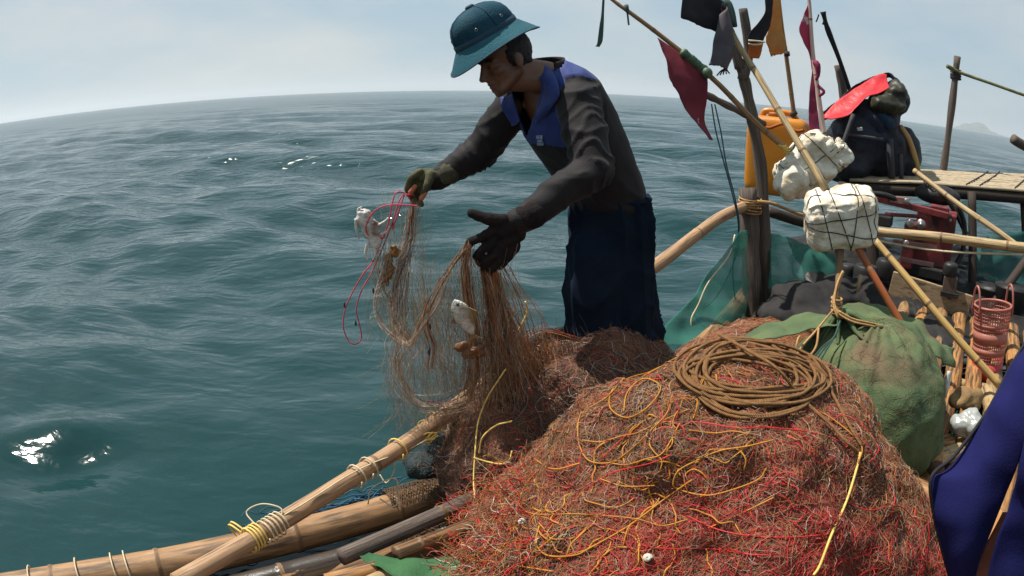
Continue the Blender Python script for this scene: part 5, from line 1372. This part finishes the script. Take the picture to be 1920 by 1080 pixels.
# --- shirt: one continuous garment with sleeves, blue yoke and open neck
sb = MB(); sb.rings(spine_rings(.010, 8))
sb.ell(SP[5][0] + SP[5][1] * .10 + UP * .0, SP[5][1] * .09, nrm(np.cross(SP[5][1], UP)) * .085, UP * .07)
sb.ell(SP[5][0] - SP[5][1] * .10, SP[5][1] * .09, nrm(np.cross(SP[5][1], UP)) * .085, UP * .07)
sb.chain([SP[5][0] + SP[5][1] * .10, shL, elL * .5 + shL * .5, elL, (elL + wrL) / 2, wrL, U(972, 414, 2.25)], (.088, .084, .078, .072, .060, .047, .044), 22)
sb.chain([SP[5][0] - SP[5][1] * .10, shR, elR * .5 + shR * .5, elR, (elR + wrR) / 2, wrR, U(812, 338, 2.72)], (.085, .080, .074, .068, .058, .044, .041), 22)
V, N, F = blob(sb, .0085, 5, .5)
def seg_t(p, a, b_):
    d = b_ - a; t = float(np.clip(np.dot(p - a, d) / np.dot(d, d), 0, 1)); return t, float(np.linalg.norm(p - (a + d * t)))
# folds: along each sleeve they run round and slant across it; on the body they pull towards the waist
disp = np.zeros(len(V)); SL = np.zeros(len(V), int)
for i, p in enumerate(V):
    best = None
    for q, (a, b_) in enumerate(((shL, elL), (elL, wrL), (shR, elR), (elR, wrR))):
        t, dd = seg_t(p, a, b_)
        if best is None or dd < best[0]: best = (dd, q, t)
    tl, dl = seg_t(p, SP[0][0], SP[5][0])
    w = noise.noise(Vector((p[0] * 6, p[1] * 6, p[2] * 6)))
    w2 = noise.noise(Vector((p[0] * 13 + 5, p[1] * 13, p[2] * 13)))
    lat = np.dot(p - SP[5][0], SP[5][1])
    onarm = best[0] < .105 and (best[1] in (1, 3) or dl > .155)
    if onarm:
        SL[i] = 1
        q, t = best[1], best[2]
        ph = (t + q % 2) * (14 if q % 2 else 10) + 5.5 * w + 2.0 * w2
        ph2 = (p[2] * 38 - lat * 26) + 4 * w
        amp = .0040 if q % 2 else .0055
        r1 = 1 - abs(math.sin(ph)); r2 = 1 - abs(math.sin(ph2 * .5))
        el = math.exp(-((t - (1 if q % 2 == 0 else 0)) / .35) ** 2)
        disp[i] = amp * (r1 ** 2 * 1.5 - .5) * (.6 + .8 * el) + .0075 * (r2 ** 2.5 - .3) + .006 * w2
    else:
        ph = p[2] * 30 + lat * 24 + 3.5 * w; r1 = 1 - abs(math.sin(ph))
        low = math.exp(-((p[2] - SP[1][0][2]) / .16) ** 2)
        disp[i] = .0055 * (r1 ** 2.2 - .3) * (.35 + low) + .004 * w2 + .005 * w - .026 * math.exp(-((p[2] - SP[0][0][2] - .01) / .11) ** 2)
V = V + N * disp[:, None]
# neck opening on the chest, blue yoke above a level seam
pv = proj(V)
vee = np.array([(962, 158), (1008, 132), (1016, 168), (1004, 212), (987, 258), (974, 222), (962, 186)], float)
def inpoly(x, y, P):
    c = False; n = len(P); j = n - 1
    for i in range(n):
        if (P[i][1] > y) != (P[j][1] > y) and x < (P[j][0] - P[i][0]) * (y - P[i][1]) / (P[j][1] - P[i][1]) + P[i][0]: c = not c
        j = i
    return c
zb = U(1020, 276, 2.5)[2]; lat0 = SP[4][1]; cc0 = SP[4][0]
F2, mi = [], []
cutA = SP[6][0]
for f_ in F:
    c = V[f_].mean(0); n = N[f_].mean(0)
    px = pv[f_].mean(0)
    facing = np.dot(n, CAMP - c) > 0
    if facing and inpoly(px[0], px[1], vee): continue
    if np.linalg.norm(c - SP[7][0]) < .095 and c[2] > SP[7][0][2] - .004: continue
    arm = SL[f_].mean() > .5
    lat = np.dot(c - cc0, lat0)
    blue = (not arm) and c[2] > zb + .10 * max(0, -np.dot(c - cc0, np.array([.6, .8, 0])) * 0) and abs(lat) < .150
    back = np.dot(n, np.array([.8, .6, 0])) > .1 and c[2] < SP[5][0][2] - .02
    F2.append(f_); mi.append(1 if blue and not back else 0)
used = sorted({i for f_ in F2 for i in f_}); remap = {o_: k for k, o_ in enumerate(used)}
shirt = mesh_obj('shirt', V[used], [[remap[i] for i in f_] for f_ in F2], [M['shirt_dark'], M['shirt_blue']], man, mi=mi, solid=.003)
SHB = BVHTree.FromPolygons([Vector(p) for p in V], F)
def sp(px, py, lift=.006):
    h = SHB.ray_cast(Vector(CAMP), Vector(ray(px, py)))
    return None if h[0] is None else np.array(h[0]) - ray(px, py) * lift
def spl(L, lift): 
    out = []
    for x, y in L:
        q = sp(x, y, lift); out.append(q if q is not None else (out[-1] + np.array([0, 0, -.01]) if out else U(x, y, 2.55)))
    return out
loft_sheet('collar', spl([(1010, 128), (1019, 150), (1019, 178), (1006, 214), (987, 262)], .012), spl([(1026, 122), (1044, 150), (1048, 180), (1032, 206), (990, 266)], .020), M['shirt_blue'], shirt, 22, 9, .003, 14, 3, .003, 0, .006)
loft_sheet('collar', spl([(961, 176), (966, 196), (974, 222), (986, 262)], .012), spl([(938, 182), (942, 206), (958, 232), (984, 266)], .018), M['shirt_blue'], shirt, 20, 8, .003, 14, 5, .003, 0, .006)
b = [SP[7][0] + .078 * (math.cos(a) * SP[7][1] + math.sin(a) * nrm(np.array([.7, .72, .25]))) for a in np.linspace(-.35, math.pi + .35, 16)]
loft_sheet('collar_stand', [p + UP * -.030 + (p - SP[7][0]) * .22 for p in b], [p + UP * .028 + (p - SP[7][0]) * .06 for p in b], M['shirt_dark'], shirt, 22, 6, .002, 20, 2, .004)
# faded chest emblem: a small mark over two lines
b = MB()
for k, (x, y, w, h) in enumerate(((1011, 257, 6, 3.5), (1012, 264, 5, 2.5), (1013, 270, 6, 3))):
    q = spl([(x - w, y), (x + w, y)], .012); q0 = (q[0] + q[1]) / 2; d = (q[1] - q[0]) / 2
    b.box(q0, d, ray(x, y) * .0012, UP * h * mpp(q0))
b.build('emblem', pm('emblem_grey', (0.30, 0.33, 0.42), (0.10, 0.13, 0.25), 90, .8), shirt, smooth=False)

# --- trousers: loose, wide legs that disappear into the net
tb = MB()
tb.rings([ringpts(SP[1][0] + UP * .03, SP[1][1], .166, nrm(np.cross(SP[1][1], UP)), .138), ringpts(SP[0][0] + UP * .05, SP[0][1], .178, nrm(np.cross(SP[0][1], UP)), .15), ringpts(SP[0][0] - UP * .06, SP[0][1], .182, nrm(np.cross(SP[0][1], UP)), .155), ringpts(U(1146, 500, 2.76), SP[0][1], .17, nrm(np.cross(SP[0][1], UP)), .15)])
tb.chain([U(1122, 470, 2.66), U(1112, 540, 2.63), U(1116, 610, 2.64), U(1120, 690, 2.68), U(1130, 760, 2.72)], (.120, .118, .116, .116, .10), 22)
tb.chain([U(1174, 470, 2.84), U(1182, 560, 2.86), U(1194, 640, 2.88), U(1204, 720, 2.92)], (.118, .112, .118, .11), 22)
tb.cap(U(1200, 560, 2.92), .075, U(1226, 660, 2.94), .066)
tb.chain([U(1150, 470, 2.76), U(1150, 560, 2.76), U(1160, 660, 2.78), U(1165, 740, 2.8)], (.125, .125, .12, .12), 22)
tb.rings([ringpts(SP[1][0] + UP * .075, SP[1][1], .162, nrm(np.cross(SP[1][1], UP)), .150), ringpts(SP[1][0] - UP * .02, SP[1][1], .182, nrm(np.cross(SP[1][1], UP)), .155), ringpts(SP[0][0] - UP * .04, SP[0][1], .180, nrm(np.cross(SP[0][1], UP)), .155), ringpts(U(1148, 560, 2.76), SP[0][1], .18, nrm(np.cross(SP[0][1], UP)), .145), ringpts(U(1156, 650, 2.78), SP[0][1], .20, nrm(np.cross(SP[0][1], UP)), .15), ringpts(U(1162, 740, 2.8), SP[0][1], .2, nrm(np.cross(SP[0][1], UP)), .15)])
V, N, F = blob(tb, .0095, 5, .5)
disp = np.zeros(len(V))
for i, p in enumerate(V):
    w = noise.noise(Vector((p[0] * 5, p[1] * 5, p[2] * 2.2))); w2 = noise.noise(Vector((p[0] * 12, p[1] * 12, p[2] * 5)))
    lat = np.dot(p - SP[0][0], SP[0][1]); a = math.atan2(np.dot(p - SP[0][0], np.cross(UP, SP[0][1])), lat)
    r1 = 1 - abs(math.sin(a * 6 + 3 * w + p[2] * 3)); top = math.exp(-((p[2] - SP[1][0][2]) / .12) ** 2)
    r2 = 1 - abs(math.sin(p[2] * 22 + lat * 14 + 4 * w))
    kn = math.exp(-((p[2] - .62) / .2) ** 2)
    disp[i] = .019 * (r1 ** 2 - .35) * (.5 + top) + .016 * (r2 ** 2.2 - .3) * (.3 + kn) + .016 * w + .006 * w2
V = V + N * disp[:, None]
tr = mesh_obj('trousers', V, F, M['trouser'], man)
b = MB(); rg = ringpts(SP[1][0] + UP * .068, SP[1][1], .158, nrm(np.cross(SP[1][1], UP)), .137, 40); b.tube(rg + rg[:1], .012, 8, caps=False); b.build('waistband', M['trouser'], tr)
q = U(1191, 350, 2.72); b = MB(); b.ell(q, (.018, -.006, .004), (0, .03, 0), (-.006, 0, .018), 14, 8); b.build('undershirt_hem', M['pinkish'], man)

# --- gloves
def glove(name, palm, fingers, thumb, mat, cuff, rf=.0150, tips=None):
    b = MB()
    for (p, r0, q, r1) in palm: b.cap(p, r0, q, r1, 16)
    for L in fingers: b.chain(L, [rf * 1.08, rf, rf * .95, rf * .86][:len(L)], 12)
    b.chain(thumb, [rf * 1.5, rf * 1.25, rf * 1.02][:len(thumb)], 12)
    b.chain(cuff, [.040, .047][:len(cuff)], 18)
    V, N, F = blob(b, .0042, 2, .5)
    d = np.array([.0016 * (1 - abs(math.sin(p[0] * 90 + p[2] * 60 + 3 * noise.noise(Vector(p * 12))))) + .0016 * noise.noise(Vector(p * 45)) for p in V])
    V = V + N * d[:, None]
    return mesh_obj(name, V, F, mat, man)
Yl = 2.24
gl = glove('glove', [(U(975, 412, Yl + .01), .037, U(938, 432, Yl), .034), (U(968, 436, Yl + .02), .034, U(930, 462, Yl), .032), (U(955, 450, Yl + .02), .03, U(928, 480, Yl), .03), (U(962, 462, Yl + .02), .026, U(935, 492, Yl + .01), .026)],
           [[U(925, 432, Yl - .02), U(900, 446, Yl - .04), U(884, 452, Yl - .03), U(876, 464, Yl - .01)],
            [U(924, 455, Yl - .03), U(904, 468, Yl - .045), U(894, 482, Yl - .03), U(900, 494, Yl - .0)],
            [U(928, 476, Yl - .03), U(912, 488, Yl - .04), U(906, 500, Yl - .02), U(914, 506, Yl + .01)],
            [U(936, 488, Yl - .02), U(924, 502, Yl - .025), U(917, 512, Yl - .01), U(920, 519, Yl + .01)]],
           [U(944, 414, Yl - .01), U(912, 410, Yl - .03), U(884, 400, Yl - .03)], M['glove'], [U(972, 414, Yl + .01), U(1000, 402, Yl + .015)], .0150)
Yr = 2.72
gr = glove('glove', [(U(822, 330, Yr), .031, U(795, 330, Yr - .01), .030), (U(815, 342, Yr), .028, U(790, 348, Yr), .027)],
           [[U(788, 322, Yr - .03), U(770, 334, Yr - .04), U(764, 354, Yr - .03), U(772, 370, Yr - .01)],
            [U(784, 332, Yr - .01), U(770, 346, Yr - .02), U(768, 364, Yr - .01), U(778, 378, Yr)],
            [U(786, 342, Yr + .01), U(776, 358, Yr + .005), U(776, 372, Yr + .01), U(784, 382, Yr + .01)],
            [U(794, 348, Yr + .02), U(786, 362, Yr + .02), U(786, 376, Yr + .02), U(790, 383, Yr + .02)]],
           [U(808, 328, Yr - .03), U(802, 346, Yr - .05), U(794, 362, Yr - .045)], M['glove_olive'], [U(822, 333, Yr), U(842, 324, Yr + .005)], .0135)
b = MB(); b.cap(U(770, 360, Yr - .045), .011, U(778, 350, Yr - .05), .010); b.cap(U(790, 372, Yr - .05), .011, U(797, 362, Yr - .05), .010)
V, N, F = blob(b, .004, 1); mesh_obj('fingertip_patch', V, F, pm('glove_orange', (0.42, 0.13, 0.05), (0.36, 0.15, 0.10), 14, .7), gr)

# ------------------------------------------------------------------ net in his hands
def hang(pts, n, spread0, spread1, wob, Yj=.02, K=26, smooth=1):
    out = []
    P0 = spline([U(*p) for p in pts], K); t = np.linspace(0, 1, K)
    for k in range(n):
        a0 = RNG.normal(size=3) * spread0; a1 = RNG.normal(size=3) * spread1; sd = RNG.random() * 60
        d = np.stack([nz(P0, 5, sd + 7 * c) for c in range(3)], -1) * wob * np.sin(np.pi * np.clip(t * 1.2, 0, 1))[:, None] ** .5
        out.append(P0 + a0 * (1 - t)[:, None] + a1 * t[:, None] + d)
    return out
held = thing('held_net', U(935, 820, 2.3), 'bunch of brown and red gillnet hanging from both gloves of the fisherman', 'net')
paths, mi, rr = [], [], []
def addp(L, cols, r, p=None):
    for P in L: paths.append(P); mi.append(int(RNG.choice(cols, p=p))); rr.append(r * (.7 + .6 * RNG.random()))
# big bunch under the near hand
addp(hang([(918, 500, 2.23), (926, 560, 2.24), (938, 640, 2.27), (950, 720, 2.3), (965, 800, 2.32), (975, 850, 2.3)], 120, .012, .055, .02), [2, 6, 5, 4, 3], .0011, [.3, .3, .2, .1, .1])
addp(hang([(922, 505, 2.22), (950, 600, 2.25), (985, 690, 2.3), (1010, 760, 2.32), (1020, 810, 2.3)], 55, .010, .05, .03), [2, 6, 4, 3], .0010)
addp(hang([(912, 505, 2.22), (925, 620, 2.25), (930, 720, 2.28), (935, 820, 2.28)], 26, .010, .04, .02), [6, 2, 5], .0012)
addp(hang([(940, 490, 2.25), (965, 540, 2.3), (985, 590, 2.32), (1005, 660, 2.36), (1040, 700, 2.4)], 9, .008, .04, .03), [3, 4, 2], .0009)
# bunch from the finger tips, down to the fish and beyond
addp(hang([(878, 460, 2.2), (872, 500, 2.2), (878, 560, 2.2), (886, 620, 2.21), (890, 690, 2.23), (880, 740, 2.25)], 85, .008, .022, .02), [2, 3, 4, 6], .0009, [.4, .25, .2, .15])
addp(hang([(872, 466, 2.19), (840, 510, 2.19), (806, 570, 2.2), (800, 610, 2.2), (812, 650, 2.21), (808, 690, 2.22)], 7, .005, .008, .012), [2, 6, 5], .0012)
addp(hang([(870, 466, 2.19), (846, 500, 2.18), (826, 560, 2.18), (800, 600, 2.19), (775, 640, 2.2), (768, 650, 2.2)], 8, .005, .010, .015), [3, 4, 2], .0009)
# strands under the far hand
addp(hang([(776, 378, 2.69), (768, 440, 2.68), (752, 500, 2.66), (742, 560, 2.64), (745, 610, 2.6), (768, 645, 2.55)], 40, .008, .02, .03), [4, 2, 3, 5], .0011, [.4, .25, .2, .15])
addp(hang([(772, 376, 2.69), (772, 430, 2.68), (766, 470, 2.68), (762, 520, 2.67), (758, 560, 2.66), (760, 600, 2.64)], 5, .005, .012, .02), [5, 2], .0014)
addp(hang([(735, 470, 2.66), (715, 520, 2.64), (705, 570, 2.62), (722, 615, 2.58), (765, 645, 2.5), (790, 600, 2.4), (806, 570, 2.3)], 5, .006, .008, .012), [5, 2, 4], .0016)
addp(hang([(725, 465, 2.66), (715, 520, 2.66), (735, 580, 2.62), (745, 640, 2.56)], 26, .016, .02, .03), [4, 4, 2, 3], .0008)
# lower hoops of gauze
addp(hang([(740, 660, 2.4), (745, 700, 2.38), (775, 745, 2.36), (820, 757, 2.33), (860, 745, 2.3), (905, 720, 2.28)], 10, .012, .02, .03), [2, 3, 5, 4], .0011)
addp(hang([(770, 640, 2.5), (745, 680, 2.4), (750, 720, 2.36), (790, 760, 2.34), (840, 770, 2.32), (900, 760, 2.3)], 14, .03, .03, .05), [4, 3, 2], .0007)
addp(hang([(880, 690, 2.23), (885, 720, 2.24), (897, 705, 2.24), (893, 670, 2.23)], 5, .004, .006, .01), [5, 2], .0012)
addp(hang([(1105, 640, 2.45), (1020, 615, 2.4), (985, 640, 2.38), (1000, 690, 2.36), (1090, 740, 2.4)], 4, .01, .02, .02), [2, 6, 1], .0012)
# gauze between the bunches: fine wandering monofilament
for k in range(900):
    x0, y0 = RNG.uniform(735, 965), RNG.uniform(520, 770)
    if (x0 - 735) / 230 + (y0 - 520) / 420 < .22: continue
    Y0 = 2.22 + .25 * np.clip((900 - x0) / 160, 0, 1) * np.clip((680 - y0) / 150, 0, 1)
    L = [(x0 + RNG.normal() * 8, y0 - 40 - RNG.random() * 40, Y0), (x0 + RNG.normal() * 10, y0, Y0 + RNG.normal() * .02), (x0 + RNG.normal() * 16, y0 + 45, Y0), (x0 + RNG.normal() * 26, y0 + 85, Y0 + .02)]
    addp(hang(L, 1, .002, .002, .02, K=12), [4, 3, 2], .00034)
for k in range(240):
    x0, y0 = RNG.uniform(690, 800), RNG.uniform(400, 620)
    L = [(x0 + RNG.normal() * 8, y0 - 50, 2.67), (x0 + RNG.normal() * 8, y0, 2.66), (x0 + RNG.normal() * 12, y0 + 50, 2.64)]
    addp(hang(L, 1, .002, .002, .02, K=10), [4, 3], .00034)
fibres('strands', paths, rr, FM, held, mi=mi, n=4, kind='stuff')
# fall of net over the rail between hand and mound
paths, mi, rr = [], [], []
for k in range(620):
    x0 = RNG.uniform(905, 1090); y0 = 640 + (x0 - 905) * .12 + RNG.normal() * 25; Yb = 2.30 + (x0 - 905) / 1200
    L = [(x0, y0, Yb), (x0 + RNG.normal() * 12 + 6, y0 + 60, Yb), (x0 + RNG.normal() * 18 + 10, y0 + 120, Yb - .01), (x0 + RNG.normal() * 24 + 14, y0 + 190, Yb - .06)]
    addp(hang(L, 1, .003, .003, .03, K=14), [2, 6, 4, 5, 3], .0009, [.35, .2, .15, .2, .1])
fibres('curtain', paths, rr, FM, held, mi=mi, n=3, kind='stuff')
M['line_red'] = pm('line_red', (0.58, 0.035, 0.065), (0.48, 0.06, 0.09), 20, .5)
for pts, Y in (([(772, 378), (758, 362), (742, 362), (735, 385), (728, 420), (712, 460), (700, 490), (680, 515), (655, 560), (646, 585), (644, 615), (655, 640), (668, 645), (678, 632), (672, 600), (668, 580), (678, 545), (695, 515), (712, 478), (735, 420), (752, 370), (776, 365)], 2.66),
               ([(784, 386), (755, 384), (725, 385), (700, 398), (686, 425), (690, 440), (705, 443), (718, 446), (722, 438)], 2.63),
               ([(775, 384), (766, 430), (752, 480), (745, 510), (744, 540)], 2.67), ([(758, 366), (748, 395), (736, 430)], 2.66),
               ([(800, 752), (830, 756), (845, 750)], 2.32)):
    b = MB(); b.tube(spline([U(x, y, Y + .012 * math.sin(x * .1)) for x, y in pts], 90), .0027, 5); b.build('float_line', M['line_red'], held)
b = MB()
b.tube(spline([U(985, 565, 2.31), U(988, 585, 2.31), U(980, 605, 2.31), U(972, 620, 2.32)], 16), .0036, 6)
b.build('yellow_twine', M['yellow_cord'], held)
b = MB()
for pts in ([(948, 692, 2.2), (935, 712, 2.2), (918, 738, 2.2), (905, 765, 2.2), (895, 800, 2.18), (890, 860, 2.1), (888, 900, 2.05), (890, 935, 1.95)], [(888, 858, 2.1), (915, 866, 2.08), (940, 870, 2.06), (955, 862, 2.08), (960, 845, 2.1)], [(898, 850, 2.1), (905, 820, 2.1), (930, 798, 2.1), (960, 790, 2.1)]):
    b.tube(spline([U(*p) for p in pts], 40), .0030, 6)
b.build('tie_twine', M['yellow_cord'], held)

# --- fish and bits caught in it
M['fish'] = pm('fish_silver', (0.62, 0.60, 0.54), (0.34, 0.34, 0.31), 30, .25, .8, 130, spec=.7, c3=(0.22, 0.15, 0.07), s3=14, lo3=.52, hi3=.66)
def fish(c, d, up, L, H, T, label):
    d, up = nrm(d), nrm(up); up = nrm(up - d * np.dot(d, up)); w = np.cross(d, up)
    f = thing('fish', c, label, 'fish', 'fish caught in the hanging net')
    b = MB(); R = []
    for t, h, z in ((0, .05, 0), (.05, .38, .01), (.15, .72, .02), (.32, 1, .03), (.5, .95, .02), (.68, .62, .01), (.82, .28, 0), (.88, .20, 0)):
        R.append([c + d * (t - .4) * L + up * (H * h * math.sin(a) + z * H) + w * T * h * math.cos(a) for a in np.linspace(0, 2 * math.pi, 17)[:-1]])
    b.rings(R); fb = b.build('fish_body', M['fish'], f)
    t0 = c + d * .46 * L
    def fin(name, P, th=.0016):
        b = MB(); n = len(P); V = [p + w * th for p in P] + [p - w * th for p in P]
        b.add(V, [list(range(n)), list(range(n, 2 * n))[::-1]] + [[i, i + n, (i + 1) % n + n, (i + 1) % n] for i in range(n)]); return b.build(name, M['fish_fin'], f, smooth=False)
    fin('tail', [t0, t0 + d * .16 * L + up * .75 * H, t0 + d * .10 * L, t0 + d * .16 * L - up * .75 * H])
    fin('dorsal_fin', [c - d * .15 * L + up * H * .92, c - d * .02 * L + up * H * 1.45, c + d * .22 * L + up * H * .78, c + d * .1 * L + up * H * .8])
    fin('belly_fin', [c - d * .05 * L - up * H * .9, c + d * .08 * L - up * H * 1.35, c + d * .18 * L - up * H * .75])
    for s_ in (-1, 1):
        b = MB(); b.ball(c - d * .30 * L + up * H * .18 + w * s_ * T * .55, H * .16, 10, 7); b.build('eye', M['eye'], f)
M['fish_fin'] = pm('fish_fin', (0.34, 0.24, 0.12), (0.24, 0.15, 0.07), 20, .5, trans=.3)
fish(U(868, 592, 2.13), U(888, 630, 2.15) - U(852, 560, 2.13), np.array([1, -.3, .35]), .155, .036, .016, 'silver fish hanging head up below the near glove')
# crumpled white piece with legs at the far hand: a small crab
crab = thing('crab', U(690, 430, 2.65), 'whitish crab tangled in pink line below the far olive glove', 'crab')
b = MB(); q = U(690, 432, 2.65); s = mpp(q)
for px, py, rx, ry in ((684, 412, 14, 20), (696, 430, 20, 22), (704, 450, 14, 16), (676, 405, 8, 14)):
    p = U(px, py, 2.65); b.ell(p, (rx * s, 0, .004), (0, .025, 0), (-.004, 0, ry * s))
V, N, F = blob(b, .005, 1); V += N * (nz(V, 30, 3) * .010 + nz(V, 80, 5) * .004)[:, None]
M['crab'] = pm('crab_shell', (0.62, 0.60, 0.56), (0.40, 0.36, 0.32), 12, .4, .5, 90, c3=(0.16, 0.11, 0.09), s3=14, lo3=.58, hi3=.7)
mesh_obj('carapace', V, F, M['crab'], crab)
for L in ([(676, 400), (672, 392), (679, 388)], [(668, 410), (668, 430), (673, 448)], [(706, 425), (722, 415), (728, 408)], [(690, 455), (685, 475), (690, 490)], [(700, 460), (704, 478), (698, 490)], [(712, 440), (724, 436), (730, 425)]):
    b = MB(); P = spline([U(x, y, 2.64) for x, y in L], 9); b.tube(P, np.linspace(.008, .003, 9), 6); b.build('leg', M['crab'], crab)
b = MB(); q = U(742, 472, 2.66); b.ell(q, (.020, 0, .008), (0, .016, 0), (-.008, 0, .026))
b.ell(U(732, 500, 2.66), (.018, 0, .006), (0, .014, 0), (-.006, 0, .05)); b.ell(U(722, 522, 2.66), (.012, 0, .004), (0, .01, 0), (-.006, 0, .03))
V, N, F = blob(b, .004, 1); V += N * (nz(V, 40, 3) * .016 + nz(V, 110, 6) * .006)[:, None]
tag(mesh_obj('seaweed', V, F, pm('weed', (0.34, 0.15, 0.03), (0.20, 0.10, 0.035), 12, .5, trans=.3)), 'orange brown clump of weed hanging in the net under the far hand', 'seaweed')
b = MB(); b.ell(U(886, 660, 2.2), (.035, 0, .0), (0, .02, 0), (.0, 0, .028)); b.ell(U(868, 650, 2.2), (.03, 0, .008), (0, .016, 0), (-.004, 0, .012)); b.cap(U(893, 655, 2.2), .012, U(915, 632, 2.2), .005)
V, N, F = blob(b, .004, 1); V += N * (nz(V, 40, 9) * .016 + nz(V, 110, 3) * .006)[:, None]
tag(mesh_obj('seaweed', V, F, pm('weed_dark', (0.17, 0.08, 0.035), (0.10, 0.05, 0.025), 12, .5)), 'dark brown clump of weed tangled just below the silver fish', 'seaweed')

for px, py, Y in ((772, 444, 2.68), (736, 420, 2.66), (646, 572, 2.66), (667, 606, 2.66), (742, 618, 2.6), (735, 480, 2.66), (804, 660, 2.2), (806, 612, 2.2), (768, 646, 2.5), (886, 540, 2.2), (700, 545, 2.62)):
    b = MB(); q = U(px, py, Y); b.ell(q, (.0045, 0, 0), (0, .0045, 0), (0, 0, .013), 8, 6); b.build('sinker', M['dark_cord'], held)

# diamond meshes of the gillnet stretched between the bunches
def panel(tl, tr, bl, br, Y0, Y1, nu, nv, bulge, seed):
    def f(u, v):
        x = (tl[0] * (1 - u) + tr[0] * u) * (1 - v) + (bl[0] * (1 - u) + br[0] * u) * v + bulge * math.sin(math.pi * v) * (u - .5) * 2
        y = (tl[1] * (1 - u) + tr[1] * u) * (1 - v) + (bl[1] * (1 - u) + br[1] * u) * v
        n1 = noise.noise(Vector((u * 3, v * 4, seed))); n2 = noise.noise(Vector((u * 3, v * 4, seed + 9)))
        return U(x + 16 * n1, y + 12 * n2, Y0 * (1 - v) + Y1 * v + .05 * n1)
    return f
netting_patch('mesh_panel', panel((862, 470), (900, 490), (752, 742), (905, 735), 2.20, 2.34, 14, 22, 12, 1.0), 14, 22, .00055, M['f_brown'], held, jit=.25)
netting_patch('mesh_panel', panel((762, 382), (788, 382), (690, 600), (780, 640), 2.68, 2.58, 9, 20, 8, 4.0), 9, 20, .00055, M['f_clear'], held, jit=.25)
netting_patch('mesh_panel', panel((915, 515), (955, 500), (930, 800), (1080, 720), 2.24, 2.36, 14, 24, 10, 7.0), 14, 24, .00055, M['f_rust'], held, jit=.25)
# ------------------------------------------------------------------ sea haze
def haze():
    b = MB(); b.box((0, 0, 69), (16500, 0, 0), (0, 16500, 0), (0, 0, 72))
    m = bpy.data.materials.new('haze_air'); m.use_nodes = True
    n, l = m.node_tree.nodes, m.node_tree.links
    n.remove(n['Principled BSDF'])
    v = n.new('ShaderNodeVolumePrincipled'); v.inputs['Color'].default_value = (0.86, 0.94, 1.0, 1)
    v.inputs['Density'].default_value = 0.00016; v.inputs['Anisotropy'].default_value = 0.25
    l.new(v.outputs['Volume'], n['Material Output'].inputs['Volume'])
    o = b.build('haze', m, origin=(0, 0, 0), smooth=False); o['kind'] = 'stuff'
haze()
